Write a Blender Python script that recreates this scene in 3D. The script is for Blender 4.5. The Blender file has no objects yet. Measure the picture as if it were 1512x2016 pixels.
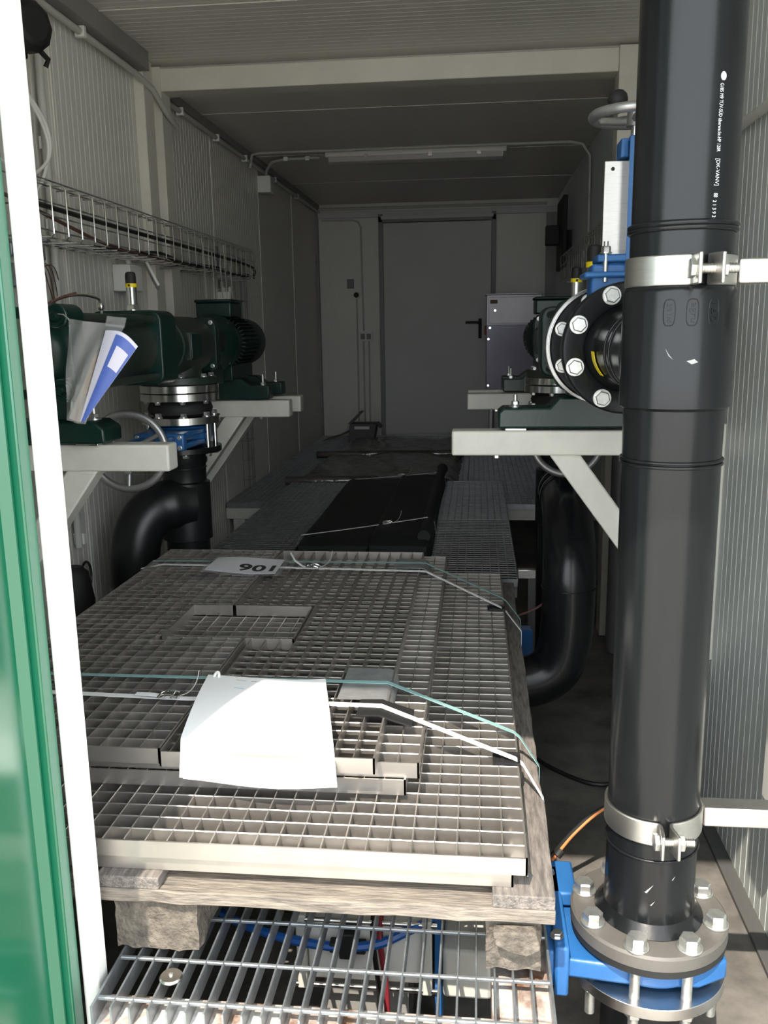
import bpy, bmesh, math, random
from mathutils import Vector, Matrix
random.seed(7)
scene = bpy.context.scene
COL = scene.collection
H0 = 1.43            # everything below is measured from the lens height; H0 lifts it so the floor is z = 0
PI = math.pi

# ------------------------------------------------------------------ camera
def rot_rows(p, y, r):
    cy, sy, cp, sp, cr, sr = math.cos(y), math.sin(y), math.cos(p), math.sin(p), math.cos(r), math.sin(r)
    f = Vector((sy*cp, cy*cp, sp)); rt = Vector((cy, -sy, 0)); up = rt.cross(f)
    return rt*cr+up*sr, -rt*sr+up*cr, f
R_, U_, F_ = rot_rows(*[math.radians(a) for a in (-11.66, -6.11, -0.878)])
cam = bpy.data.cameras.new('camera')
cam.sensor_fit = 'VERTICAL'; cam.sensor_height = 36.0; cam.lens = 1740*36/2016
cam.clip_start = 0.02; cam.clip_end = 100
cam_o = bpy.data.objects.new('camera', cam); COL.objects.link(cam_o)
cam_o.matrix_world = Matrix(((R_.x, U_.x, -F_.x, 0), (R_.y, U_.y, -F_.y, 0), (R_.z, U_.z, -F_.z, H0), (0, 0, 0, 1)))
scene.camera = cam_o

# ------------------------------------------------------------------ light and exposure
scene.view_settings.view_transform = 'Standard'
scene.view_settings.look = 'None'
scene.view_settings.gamma = 1.0
scene.view_settings.use_curve_mapping = False
scene.view_settings.exposure = 0.85
w = bpy.data.worlds.new('sky'); scene.world = w; w.use_nodes = True
bg = w.node_tree.nodes['Background']
bg.inputs['Color'].default_value = (0.90, 0.95, 1.0, 1); bg.inputs['Strength'].default_value = 2.75
sun = bpy.data.lights.new('sun', 'SUN'); sun.energy = 4.8; sun.angle = 0.009; sun.color = (1.0, 0.90, 0.78)
sun_o = bpy.data.objects.new('sun', sun); COL.objects.link(sun_o)
sun_o.location = (-2, -6, 8)
sun_o.rotation_euler = Vector((0.25, 1.0, -1.42)).to_track_quat('-Z', 'Y').to_euler()

# ------------------------------------------------------------------ materials
def mat(name, col, rough=0.5, metal=0.0, var=0.0, vscale=8.0, bump=0.0, bscale=40.0, col2=None, spec=None,
        stretch=None, rvar=0.0, alpha=None, trans=None, coat=0.0):
    m = bpy.data.materials.new(name); m.use_nodes = True
    nt = m.node_tree; b = nt.nodes['Principled BSDF']
    b.inputs['Base Color'].default_value = (*col, 1); b.inputs['Roughness'].default_value = rough
    b.inputs['Metallic'].default_value = metal
    if spec is not None: b.inputs['Specular IOR Level'].default_value = spec
    if coat: b.inputs['Coat Weight'].default_value = coat; b.inputs['Coat Roughness'].default_value = 0.15
    if trans is not None: b.inputs['Transmission Weight'].default_value = trans; b.inputs['IOR'].default_value = 1.15
    if alpha is not None: b.inputs['Alpha'].default_value = alpha
    if var or bump or col2 or rvar:
        tc = nt.nodes.new('ShaderNodeTexCoord'); mp = nt.nodes.new('ShaderNodeMapping')
        geo = nt.nodes.new('ShaderNodeNewGeometry')
        nt.links.new(geo.outputs['Position'], mp.inputs['Vector'])
        if stretch: mp.inputs['Scale'].default_value = stretch
        nz = nt.nodes.new('ShaderNodeTexNoise'); nz.inputs['Scale'].default_value = vscale
        nz.inputs['Detail'].default_value = 6; nz.inputs['Roughness'].default_value = 0.65
        nt.links.new(mp.outputs[0], nz.inputs['Vector'])
        if var or col2:
            rp = nt.nodes.new('ShaderNodeValToRGB')
            c2 = col2 if col2 else tuple(c*(1-var) for c in col)
            rp.color_ramp.elements[0].position = 0.35; rp.color_ramp.elements[1].position = 0.65
            rp.color_ramp.elements[0].color = (*c2, 1); rp.color_ramp.elements[1].color = (*col, 1)
            nt.links.new(nz.outputs['Fac'], rp.inputs['Fac']); nt.links.new(rp.outputs['Color'], b.inputs['Base Color'])
        if rvar:
            mr = nt.nodes.new('ShaderNodeMapRange'); mr.inputs['To Min'].default_value = max(0.02, rough-rvar); mr.inputs['To Max'].default_value = min(1, rough+rvar)
            nt.links.new(nz.outputs['Fac'], mr.inputs['Value']); nt.links.new(mr.outputs[0], b.inputs['Roughness'])
        if bump:
            n2 = nt.nodes.new('ShaderNodeTexNoise'); n2.inputs['Scale'].default_value = bscale; n2.inputs['Detail'].default_value = 4
            nt.links.new(mp.outputs[0], n2.inputs['Vector'])
            bp = nt.nodes.new('ShaderNodeBump'); bp.inputs['Strength'].default_value = bump; bp.inputs['Distance'].default_value = 0.01
            nt.links.new(n2.outputs['Fac'], bp.inputs['Height']); nt.links.new(bp.outputs[0], b.inputs['Normal'])
    return m

M = dict(
 wall=mat('wall_panel', (0.75, 0.73, 0.665), 0.45, var=0.06, vscale=1.5),
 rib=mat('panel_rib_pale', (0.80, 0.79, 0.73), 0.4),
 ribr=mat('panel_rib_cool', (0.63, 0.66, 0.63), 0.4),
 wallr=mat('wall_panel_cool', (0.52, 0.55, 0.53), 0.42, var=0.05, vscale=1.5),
 ceil=mat('ceiling_panel', (0.70, 0.68, 0.62), 0.4, var=0.05, vscale=2),
 darktrim=mat('dark_channel', (0.075, 0.075, 0.072), 0.5),
 greytrim=mat('grey_trim', (0.27, 0.265, 0.25), 0.45, var=0.1),
 cream=mat('cream_paint', (0.74, 0.71, 0.62), 0.4, var=0.08, vscale=6),
 beam=mat('light_grey_paint', (0.66, 0.65, 0.58), 0.42, var=0.14, vscale=7, bump=0.02),
 door=mat('door_grey', (0.60, 0.59, 0.565), 0.5, var=0.05, vscale=2),
 frame=mat('door_frame_grey', (0.25, 0.25, 0.245), 0.5),
 white=mat('white_plastic', (0.78, 0.77, 0.72), 0.45),
 whitej=mat('white_jamb', (0.90, 0.89, 0.85), 0.35, var=0.03),
 gdoor=mat('green_gloss', (0.008, 0.13, 0.065), 0.20, spec=0.8, var=0.06, vscale=3),
 green=mat('pump_green', (0.005, 0.027, 0.021), 0.32, var=0.3, vscale=14, bump=0.05, bscale=60),
 greend=mat('pump_green_dusty', (0.007, 0.026, 0.020), 0.45, col2=(0.036, 0.040, 0.031), vscale=5),
 blue=mat('valve_blue', (0.022, 0.12, 0.33), 0.38, var=0.15, vscale=12, bump=0.06, bscale=90),
 pe=mat('black_polyethylene', (0.008, 0.009, 0.010), 0.24, rvar=0.07, vscale=10, stretch=(6, 6, 0.6), bump=0.015, bscale=18, var=0.2, spec=0.32),
 ped=mat('black_polyethylene_dark', (0.010, 0.011, 0.012), 0.35, rvar=0.1, var=0.2),
 rubber=mat('black_rubber', (0.012, 0.012, 0.012), 0.65, var=0.3),
 sheet=mat('black_sheeting', (0.010, 0.014, 0.013), 0.55, var=0.35, vscale=3, bump=0.1, bscale=6),
 ring=mat('grey_brown_flange', (0.105, 0.098, 0.088), 0.55, var=0.25, vscale=9),
 steel=mat('steel', (0.62, 0.60, 0.57), 0.28, 1.0, var=0.12, vscale=20),
 bright=mat('bright_steel', (0.78, 0.77, 0.74), 0.18, 1.0),
 brushed=mat('brushed_steel', (0.66, 0.64, 0.60), 0.36, 1.0, var=0.10, vscale=30, stretch=(1, 1, 12)),
 zinc=mat('zinc_bolt', (0.70, 0.71, 0.68), 0.33, 0.9, var=0.2, vscale=60),
 grate=mat('pickled_stainless', (0.53, 0.495, 0.455), 0.36, 0.86, var=0.22, vscale=9, rvar=0.08),
 grateband=mat('pickled_stainless_band', (0.50, 0.465, 0.425), 0.42, 0.85, var=0.14, vscale=7),
 galv=mat('galvanised', (0.36, 0.39, 0.41), 0.42, 0.75, var=0.3, vscale=30),
 galvd=mat('galvanised_dull', (0.52, 0.54, 0.56), 0.32, 0.85, var=0.25, vscale=20),
 galvp=mat('galvanised_plate', (0.36, 0.37, 0.37), 0.5, 0.6, var=0.25, vscale=22),
 wood=mat('weathered_wood', (0.215, 0.19, 0.17), 0.85, col2=(0.085, 0.077, 0.07), vscale=16, stretch=(9, 1, 9), bump=0.5, bscale=30),
 woodx=mat('weathered_wood_cross', (0.25, 0.215, 0.175), 0.85, col2=(0.10, 0.088, 0.075), vscale=14, stretch=(1, 9, 9), bump=0.4, bscale=30),
 chip=mat('chipboard_block', (0.17, 0.145, 0.115), 0.95, col2=(0.07, 0.06, 0.05), vscale=35, bump=0.8, bscale=90),
 floor=mat('floor_coating', (0.20, 0.185, 0.165), 0.6, col2=(0.05, 0.049, 0.046), vscale=3.2, bump=0.06, bscale=30),
 ground=mat('concrete_ground', (0.50, 0.47, 0.42), 0.9, var=0.2),
 rust=mat('flaking_painted_steel', (0.62, 0.60, 0.57), 0.7, col2=(0.16, 0.075, 0.035), vscale=14, bump=0.3, bscale=40),
 paper=mat('paper', (0.92, 0.92, 0.92), 0.8),
 ink=mat('ink', (0.02, 0.02, 0.022), 0.7),
 greyink=mat('grey_print', (0.55, 0.56, 0.58), 0.8),
 blueink=mat('blue_print', (0.42, 0.62, 0.75), 0.8),
 strapw=mat('white_strap', (0.86, 0.86, 0.86), 0.45, bump=0.05, bscale=200),
 strapg=mat('teal_strap', (0.25, 0.42, 0.41), 0.45, var=0.1),
 manual=mat('manual_blue', (0.10, 0.17, 0.55), 0.4),
 lav=mat('manual_white', (0.80, 0.79, 0.92), 0.5),
 yellow=mat('yellow', (0.85, 0.66, 0.01), 0.45),
 film=mat('clear_film', (0.85, 0.85, 0.84), 0.10, alpha=0.13, spec=0.8),
 wrap=mat('dark_stretch_film', (0.11, 0.10, 0.09), 0.13, spec=1.0, var=0.35, vscale=5, bump=0.9, bscale=12, stretch=(0.6, 3, 1)),
 cable=mat('black_cable', (0.012, 0.012, 0.012), 0.45),
 orange=mat('orange_cable', (0.75, 0.25, 0.08), 0.5),
 bcable=mat('brown_cable', (0.13, 0.06, 0.045), 0.5),
 gcable=mat('grey_cable', (0.50, 0.50, 0.45), 0.5),
 bluehose=mat('blue_hose', (0.01, 0.10, 0.38), 0.35),
 card=mat('cardboard', (0.25, 0.17, 0.095), 0.85, var=0.2),
 cardg=mat('grey_carton', (0.16, 0.155, 0.15), 0.8, var=0.2),
 alu=mat('cast_aluminium', (0.42, 0.42, 0.42), 0.38, 0.8, var=0.15),
 purple=mat('cabinet_panel', (0.05, 0.043, 0.07), 0.25, 0.3, var=0.2),
 cab=mat('cabinet_steel', (0.27, 0.255, 0.265), 0.35, 0.5, var=0.15, vscale=4),
 red=mat('red', (0.4, 0.02, 0.02), 0.5),
 pale=mat('scuff', (0.34, 0.34, 0.34), 0.7),
 tube=mat('lamp_diffuser', (0.50, 0.49, 0.46), 0.35),
 socket=mat('grey_plastic', (0.22, 0.23, 0.23), 0.5),
)

# ------------------------------------------------------------------ mesh building
def V(*a): return Vector(a)
class MB:
    def __init__(s): s.v = []; s.f = []
    def add(s, vs, fs):
        n = len(s.v); s.v += [tuple(p) for p in vs]; s.f += [tuple(n+i for i in f) for f in fs]; return s
    def box(s, x0, x1, y0, y1, z0, z1, M4=None):
        vs = [V(x, y, z) for z in (z0, z1) for y in (y0, y1) for x in (x0, x1)]
        if M4: vs = [M4 @ p for p in vs]
        return s.add(vs, [(0, 2, 3, 1), (4, 5, 7, 6), (0, 1, 5, 4), (2, 6, 7, 3), (0, 4, 6, 2), (1, 3, 7, 5)])
    def cyl(s, p0, p1, r0, r1=None, n=24, cap=True, ph=0.0):
        p0 = Vector(p0); p1 = Vector(p1); r1 = r0 if r1 is None else r1
        d = (p1-p0).normalized(); a = d.orthogonal().normalized() if abs(d.z) < .99 else V(1, 0, 0); b = d.cross(a)
        vs = [p+(a*math.cos(ph+2*PI*i/n)+b*math.sin(ph+2*PI*i/n))*r for p, r in ((p0, r0), (p1, r1)) for i in range(n)]
        fs = [(i, (i+1) % n, n+(i+1) % n, n+i) for i in range(n)]
        if cap: fs += [tuple(range(n-1, -1, -1)), tuple(range(n, 2*n))]
        return s.add(vs, fs)
    def lathe(s, prof, o, axis=(0, 0, 1), n=48, closed=False):
        o = Vector(o); d = Vector(axis).normalized(); a = d.orthogonal().normalized() if abs(d.z) < .99 else V(1, 0, 0); b = d.cross(a)
        vs = [o+d*h+(a*math.cos(2*PI*i/n)+b*math.sin(2*PI*i/n))*r for r, h in prof for i in range(n)]
        fs = []; k = len(prof)
        for j in range(k-1+(1 if closed else 0)):
            j2 = (j+1) % k
            fs += [(j*n+i, j*n+(i+1) % n, j2*n+(i+1) % n, j2*n+i) for i in range(n)]
        if not closed: fs += [tuple(range(n-1, -1, -1)), tuple((k-1)*n+i for i in range(n))]
        return s.add(vs, fs)
    def ring(s, ro, ri, o, axis, h, n=48): return s.lathe([(ri, 0), (ro, 0), (ro, h), (ri, h)], o, axis, n, True)
    def torus(s, o, axis, R, r, n=48, m=10): return s.lathe([(R+r*math.cos(2*PI*j/m), r*math.sin(2*PI*j/m)) for j in range(m)], o, axis, n, True)
    def tube(s, pts, r, n=8, cap=True):
        pts = [Vector(p) for p in pts]; rs = r if isinstance(r, (list, tuple)) else [r]*len(pts)
        t0 = (pts[1]-pts[0]).normalized(); a = t0.orthogonal().normalized(); vs = []
        for i, p in enumerate(pts):
            t = (pts[min(i+1, len(pts)-1)]-pts[max(i-1, 0)]).normalized()
            a = (a-t*a.dot(t)); a = a.normalized() if a.length > 1e-6 else t.orthogonal().normalized(); b = t.cross(a)
            vs += [p+(a*math.cos(2*PI*k/n)+b*math.sin(2*PI*k/n))*rs[i] for k in range(n)]
        fs = [(i*n+k, i*n+(k+1) % n, (i+1)*n+(k+1) % n, (i+1)*n+k) for i in range(len(pts)-1) for k in range(n)]
        if cap: fs += [tuple(range(n-1, -1, -1)), tuple((len(pts)-1)*n+k for k in range(n))]
        return s.add(vs, fs)
    def ribbon(s, pts, wdir, w, t=0.0012):
        pts = [Vector(p) for p in pts]; wd = Vector(wdir).normalized()*w/2; vs = []
        for i, p in enumerate(pts):
            tg = (pts[min(i+1, len(pts)-1)]-pts[max(i-1, 0)]).normalized(); nn = tg.cross(wd).normalized()*t/2
            vs += [p-wd-nn, p+wd-nn, p+wd+nn, p-wd+nn]
        fs = [(4*i+k, 4*i+(k+1) % 4, 4*i+4+(k+1) % 4, 4*i+4+k) for i in range(len(pts)-1) for k in range(4)]
        fs += [(3, 2, 1, 0), tuple(4*(len(pts)-1)+k for k in range(4))]
        return s.add(vs, fs)
    def prism(s, poly, ax, h0, h1):
        # poly: 2-D points in the two axes other than ax (in x,y,z order)
        def P(p, h): return V(h, p[0], p[1]) if ax == 'x' else V(p[0], h, p[1]) if ax == 'y' else V(p[0], p[1], h)
        n = len(poly); vs = [P(p, h0) for p in poly]+[P(p, h1) for p in poly]
        return s.add(vs, [tuple(range(n-1, -1, -1)), tuple(range(n, 2*n))]+[(i, (i+1) % n, n+(i+1) % n, n+i) for i in range(n)])
    def surf(s, rows, t=0.001):
        # a sheet with thickness from a grid of points
        nr = len(rows); nc = len(rows[0]); g = [[Vector(p) for p in r] for r in rows]; nrm = []
        for i in range(nr):
            for j in range(nc):
                du = g[i][min(j+1, nc-1)]-g[i][max(j-1, 0)]; dv = g[min(i+1, nr-1)][j]-g[max(i-1, 0)][j]
                c = du.cross(dv); nrm.append(c.normalized()*t if c.length > 1e-9 else V(0, 0, t))
        top = [p for r in g for p in r]; bot = [p-n for p, n in zip(top, nrm)]; N = nr*nc; fs = []
        for i in range(nr-1):
            for j in range(nc-1):
                a = i*nc+j; q = (a, a+1, a+nc+1, a+nc); fs.append(q); fs.append(tuple(N+k for k in reversed(q)))
        edge = [j for j in range(nc)]+[i*nc+nc-1 for i in range(1, nr)]+[(nr-1)*nc+j for j in range(nc-2, -1, -1)]+[i*nc for i in range(nr-2, 0, -1)]
        for k in range(len(edge)):
            a, b = edge[k], edge[(k+1) % len(edge)]; fs.append((b, a, N+a, N+b))
        return s.add(top+bot, fs)
    def merge(s, o, M4=None):
        return s.add([M4 @ Vector(p) for p in o.v] if M4 else o.v, o.f)

def worldpos(o):
    p = Vector(o.location); q = o.parent
    while q: p += Vector(q.location); q = q.parent
    return p
def obj(name, mb, m, parent=None, bev=0.0, smooth=True, label=None, origin=None, seg=2):
    base = worldpos(parent) if parent else (Vector(origin) if origin else Vector((sum(p[0] for p in mb.v)/len(mb.v), sum(p[1] for p in mb.v)/len(mb.v), min(p[2] for p in mb.v))))
    me = bpy.data.meshes.new(name)
    me.from_pydata([tuple(Vector(p)-base) for p in mb.v], [], mb.f)
    bm = bmesh.new(); bm.from_mesh(me); bmesh.ops.recalc_face_normals(bm, faces=bm.faces); bm.to_mesh(me); bm.free()
    me.materials.append(M[m] if isinstance(m, str) else m)
    if smooth:
        me.polygons.foreach_set('use_smooth', [True]*len(me.polygons)); me.set_sharp_from_angle(angle=math.radians(38))
    o = bpy.data.objects.new(name, me); COL.objects.link(o)
    if parent: o.parent = parent
    else: o.location = base
    if bev:
        b = o.modifiers.new('bevel', 'BEVEL'); b.width = bev; b.segments = seg; b.limit_method = 'ANGLE'; b.angle_limit = math.radians(50)
    if label: o['label'] = label
    return o
def tag(o, label, cat, group=None, kind=None):
    if label: o['label'] = label
    if cat: o['category'] = cat
    if group: o['group'] = group
    if kind: o['kind'] = kind
    return o
def thing(name, label, cat, loc, group=None):
    o = bpy.data.objects.new(name, None); COL.objects.link(o); o.location = loc; o.empty_display_size = 0.05
    return tag(o, label, cat, group)
def struct(name, mb, m, bev=0.0, label=None, cat=None):
    o = obj(name, mb, m, None, bev); o['kind'] = 'structure'
    if label: o['label'] = label
    o['category'] = cat or name.split('_')[0]
    return o
def bez(p0, p1, p2, p3, n=10):
    p0, p1, p2, p3 = map(Vector, (p0, p1, p2, p3)); r = []
    for i in range(n+1):
        t = i/n; r.append(p0*(1-t)**3+p1*3*t*(1-t)**2+p2*3*t*t*(1-t)+p3*t**3)
    return r
def spline(pts, n=6):
    P = [Vector(p) for p in pts]; P = [P[0]*2-P[1]]+P+[P[-1]*2-P[-2]]; r = []
    for i in range(1, len(P)-2):
        for k in range(n):
            t = k/n
            r.append(0.5*((2*P[i])+(P[i+1]-P[i-1])*t+(2*P[i-1]-5*P[i]+4*P[i+1]-P[i+2])*t*t+(3*P[i]-P[i-1]-3*P[i+1]+P[i+2])*t**3))
    r.append(P[-2]); return r
def text_geo(body, size, bold=0.0):
    cu = bpy.data.curves.new('lettering', 'FONT'); cu.body = body; cu.size = size; cu.resolution_u = 3; cu.offset = bold
    o = bpy.data.objects.new('lettering', cu); COL.objects.link(o)
    dg = bpy.context.evaluated_depsgraph_get(); me = bpy.data.meshes.new_from_object(o.evaluated_get(dg))
    mb = MB(); mb.v = [tuple(v.co) for v in me.vertices]; mb.f = [tuple(p.vertices) for p in me.polygons]
    bpy.data.objects.remove(o); bpy.data.curves.remove(cu); bpy.data.meshes.remove(me)
    return mb
def hexbolt(c, d, r, h, washer=True):
    # hex head standing on point c, pointing along d
    c = Vector(c); d = Vector(d).normalized(); mb = MB()
    if washer: mb.cyl(c, c+d*h*0.18, r*1.22, n=24)
    mb.lathe([(r*1.0, h*0.18), (r*1.0, h*0.88), (r*0.86, h*1.0)], c, d, 6)
    return mb

# ------------------------------------------------------------------ the room
XL, XR, YB, YF = -1.45, 0.69, 8.2, 1.26
ZF, ZC, ZR = -1.43, 1.15, 1.10
def ribs(side, y0, y1, pitch, z0, z1, hgt, wd):
    mb = MB(); y = y0
    while y < y1:
        if side == 'L': mb.box(XL-.001, XL+hgt, y, y+wd, z0, z1)
        else: mb.box(XR-hgt, XR+.001, y, y+wd, z0, z1)
        y += pitch
    return mb
mb = MB(); mb.box(XL-0.08, XL, YF, YB+0.1, ZF, 1.3)
for y in (3.11, 4.958, 6.02, 7.1): mb.box(XL, XL+0.004, y-.005, y+.005, ZF, 1.14)
wl = struct('wall_left', mb, 'wall', label='ribbed cream left wall panel of the container')
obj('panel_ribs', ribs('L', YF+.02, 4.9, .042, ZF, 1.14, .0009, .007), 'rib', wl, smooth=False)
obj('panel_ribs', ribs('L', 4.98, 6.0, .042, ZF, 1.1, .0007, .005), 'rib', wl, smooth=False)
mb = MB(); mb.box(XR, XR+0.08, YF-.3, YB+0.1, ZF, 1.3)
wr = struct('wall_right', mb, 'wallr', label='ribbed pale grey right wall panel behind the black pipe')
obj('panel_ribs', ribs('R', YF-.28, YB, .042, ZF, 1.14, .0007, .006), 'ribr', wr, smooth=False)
mb = MB(); mb.box(XL-.08, XR+.08, YB, YB+.08, ZF, 1.3)
x = XL+.03
while x < XR:
    if not (-0.90 < x < 0.17): mb.box(x, x+.008, YB-.002, YB, -.97, 1.0)
    x += .04
struct('wall_back', mb, 'wall', label='ribbed back wall around the grey door')
mb = MB(); mb.box(XL-.08, XR+.08, YF-.06, 4.16, ZC, ZC+.1)
y = YF
while y < 4.0: mb.box(XL, XR, y, y+.006, ZC-.0006, ZC); y += .042
mb.box(XL, XR, 3.385, 3.395, ZC-.003, ZC)
struct('ceiling', mb, 'ceil', label='ribbed ceiling of the front bay')
mb = MB(); mb.box(XL-.08, XR+.08, 4.10, YB+.08, ZR, ZC+.1)
for y in (4.75, 5.9, 7.0): mb.box(XL, XR, y, y+.008, ZR-.003, ZR)
struct('ceiling', mb, 'ceil', label='smooth ceiling of the rear bay behind the cross beam')
mb = MB(); mb.box(XL-.3, XR+.3, .40, YF-.06, ZC+.02, ZC+.1)
struct('trim_9', mb, 'gdoor', label='unseen slab added above the opening to keep sun off the rear of the stack', cat='added sun blocker')  # added out of view to block the sun and set the stack's shade line
mb = MB(); mb.box(XL-.08, XR+.08, 1.1, YB+.08, ZF-.08, ZF)
struct('floor', mb, 'floor', label='dark stained container floor below the gratings')
mb = MB(); mb.box(-14, 14, -16, 1.1, ZF-.12, ZF-.06)
o = struct('ground', mb, 'ground', label='concrete ground outside the container')
# cross frame half way along
mb = MB(); mb.box(XL, XL+.045, 3.88, 3.99, ZF, 1.14); struct('trim_1', mb, 'cream', .003, 'cream left wall post in front of the cross beam', 'post')
mb = MB(); mb.box(XL, XL+.06, 4.05, 4.17, ZF, 1.14); struct('trim_2', mb, 'cream', .003, 'cream left post carrying the cross beam', 'post')
mb = MB(); mb.box(0.578, XR, 4.05, 4.17, ZF, 1.14); struct('trim_3', mb, 'cream', .003, 'cream right post carrying the cross beam', 'post')
mb = MB(); mb.box(XL+.05, 0.578, 4.06, 4.17, 1.04, 1.135); struct('trim_4', mb, 'cream', .004, 'cream cross beam under the ceiling', 'beam')
mb = MB(); mb.box(XL, XL+.075, YF, 3.88, 1.075, ZC); struct('trim_5', mb, 'greytrim', .003, 'dark grey angle along the left ceiling edge', 'trim')
mb = MB(); mb.box(XL, XL+.03, 4.17, YB, 1.06, ZR); struct('trim_6', mb, 'greytrim', .003, 'grey angle along the rear left ceiling edge', 'trim')
mb = MB(); mb.box(XL, XR, YB-.03, YB, 0.98, 1.03); struct('trim_7', mb, 'door', .003, 'grey rail across the top of the back wall', 'trim')
mb = MB(); mb.box(XL, XL+.02, YB-.06, YB, ZF, 1.06); mb.box(XR-.1, XR, YB-.03, YB, ZF, .98); struct('trim_8', mb, 'greytrim', .002, 'grey corner angles of the back wall', 'trim')
mb = MB(); mb.box(XR-.038, XR, 1.15, 4.05, ZF, ZF+.012); struct('baseboard_right', mb, 'darktrim', .002, 'dark grey channel at the foot of the right wall', 'baseboard')
# back door
mb = MB(); mb.box(-.885, -.845, YB-.05, YB, -.97, 1.0); mb.box(.115, .155, YB-.05, YB, -.97, 1.0); mb.box(-.885, .155, YB-.05, YB, .93, .98)
d1 = struct('door_1', mb, 'frame', .003, 'closed grey steel door in the back wall', 'door')
mb = MB(); mb.box(-.845, .115, YB-.035, YB-.004, -.955, .925); obj('door_leaf', mb, 'door', d1, .003)
mb = MB(); mb.box(-.845, .115, YB-.045, YB-.01, .985, 1.0); mb.box(-.86, .13, YB-.06, YB-.045, .955, .985); obj('lintel', mb, 'door', d1, .002)
mb = MB(); mb.box(.005, .035, YB-.045, YB-.035, -.09, .085); mb.cyl((.02, YB-.045, .05), (.02, YB-.10, .05), .011, n=12); mb.box(-.11, .03, YB-.112, YB-.092, .04, .062)
obj('handle', mb, 'rubber', d1, .003, label='black lever handle')
mb = MB(); mb.box(.06, .10, YB-.055, YB-.035, -.06, .02); obj('lock', mb, 'red', d1, .003, label='red lock cover')
# front left door frame
mb = MB(); mb.box(-.648, -.620, 1.222, 1.262, ZF, 1.17)
struct('trim_10', mb, 'whitej', .005, 'white door jamb at the left edge of the opening', 'door jamb')
mb = MB(); mb.box(-1.6, -.649, 1.188, 1.221, ZF, 1.17)
struct('trim_11', mb, 'gdoor', .003, 'green front wall strip left of the white jamb', 'front wall')
mb = MB(); mb.prism([(-.720, .86), (-.672, .86), (-.672, 1.165), (-.660, 1.178), (-.660, 1.186), (-.720, 1.186)], 'z', ZF+.02, 1.15)
struct('door_2', mb, 'gdoor', .004, 'glossy green door leaf folded out at the left edge', 'door')

# ------------------------------------------------------------------ gratings
def spans(poly, c, ax):
    # intervals of the other axis inside a rectilinear polygon at coordinate c of axis ax
    r = []; n = len(poly)
    for i in range(n):
        a, b = poly[i], poly[(i+1) % n]
        lo, hi = min(a[ax], b[ax]), max(a[ax], b[ax])
        if lo <= c < hi: r.append(a[1-ax]+(b[1-ax]-a[1-ax])*(c-a[ax])/(b[ax]-a[ax]))
    r.sort(); return [(r[i], r[i+1]) for i in range(0, len(r)-1, 2)]
def grating(name, label, poly, ztop, h, px, py, m='grate', mb_='grateband', t=.0028, low=1.0, group=None, bars='mesh_bars', lowoff=0.0, tx=None, ys=None, skip=()):
    x0 = min(p[0] for p in poly); x1 = max(p[0] for p in poly); y0 = min(p[1] for p in poly); y1 = max(p[1] for p in poly)
    root = thing(name, label, 'grating', ((x0+x1)/2, (y0+y1)/2, ztop-h), group)
    mb = MB(); tx = tx or t
    nx = max(1, round((x1-x0)/px)); ny = max(1, round((y1-y0)/py))
    for i in range(1, nx):
        x = x0+(x1-x0)*i/nx
        for a, b in spans(poly, x, 0): mb.prism([(x-t/2, ztop-h), (x+t/2, ztop-h), (x+t/2, ztop-.0011), (x+t/2-.0011, ztop), (x-t/2+.0011, ztop), (x-t/2, ztop-.0011)], 'y', a, b)
    for y in (ys or [y0+(y1-y0)*j/ny for j in range(1, ny)]):
        for a, b in spans(poly, y, 1):
            zb = ztop-h+lowoff; zt = min(zb+h*low, ztop)-.0003; mb.prism([(y-tx/2, zb), (y+tx/2, zb), (y+tx/2, zt-.0005), (y+tx/2-.0005, zt), (y-tx/2+.0011, zt), (y-tx/2, zt-.0013)], 'x', a, b)
    obj(bars, mb, m, root, smooth=False)
    mb = MB(); n = len(poly)
    for i in range(n):
        if i in skip: continue
        a, b = poly[i], poly[(i+1) % n]
        xa, xb = min(a[0], b[0]), max(a[0], b[0]); ya, yb = min(a[1], b[1]), max(a[1], b[1]); e = t*.6
        mb.box(xa-e, xb+e, ya-e, yb+e, ztop-h, ztop+.0004)
    obj('edge_band', mb, mb_, root, smooth=False)
    return root
def rect(x0, x1, y0, y1): return [(x0, y0), (x1, y0), (x1, y1), (x0, y1)]
# stack on the pallet (from below)
grating('steel_grating', 'lowest stainless grating of the stack, lying directly on the pallet boards', rect(-1.10, .062, 1.312, 2.98), -.8705, .0295, .0382, .0385)
grating('steel_grating', 'large square mesh stainless grating second from the bottom of the stack, wide bare front', rect(-1.12, .084, 1.30, 3.0), -.8400, .0298, .0382, .0385)
grating('steel_grating', 'middle stainless grating whose plain front band shows under the white papers', rect(-1.11, -.128, 1.483, 2.99), -.8100, .0294, .0382, .0385)
grating('steel_grating', 'stainless grating whose two outermost mesh columns show right of the upside-down top panel', rect(-1.10, -.104, 1.492, 2.995), -.7800, .0294, .0382, .0385)
grating('steel_grating', 'top left notched stainless grating with square mesh, under the 106 card', [(-1.075, 1.455), (-.580, 1.455), (-.580, 2.052), (-.79, 2.052), (-.79, 2.315), (-.676, 2.315), (-.676, 2.94), (-1.075, 2.94)], -.7500, .0294, .0382, .0385)
grating('steel_grating', 'top right notched stainless grating lying upside down with tall parallel bars', [(-.574, 1.445), (-.180, 1.445), (-.180, 2.935), (-.670, 2.935), (-.670, 2.315), (-.452, 2.315), (-.452, 2.052), (-.574, 2.052)], -.7500, .0294, .0382, .0385, low=.30)
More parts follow.
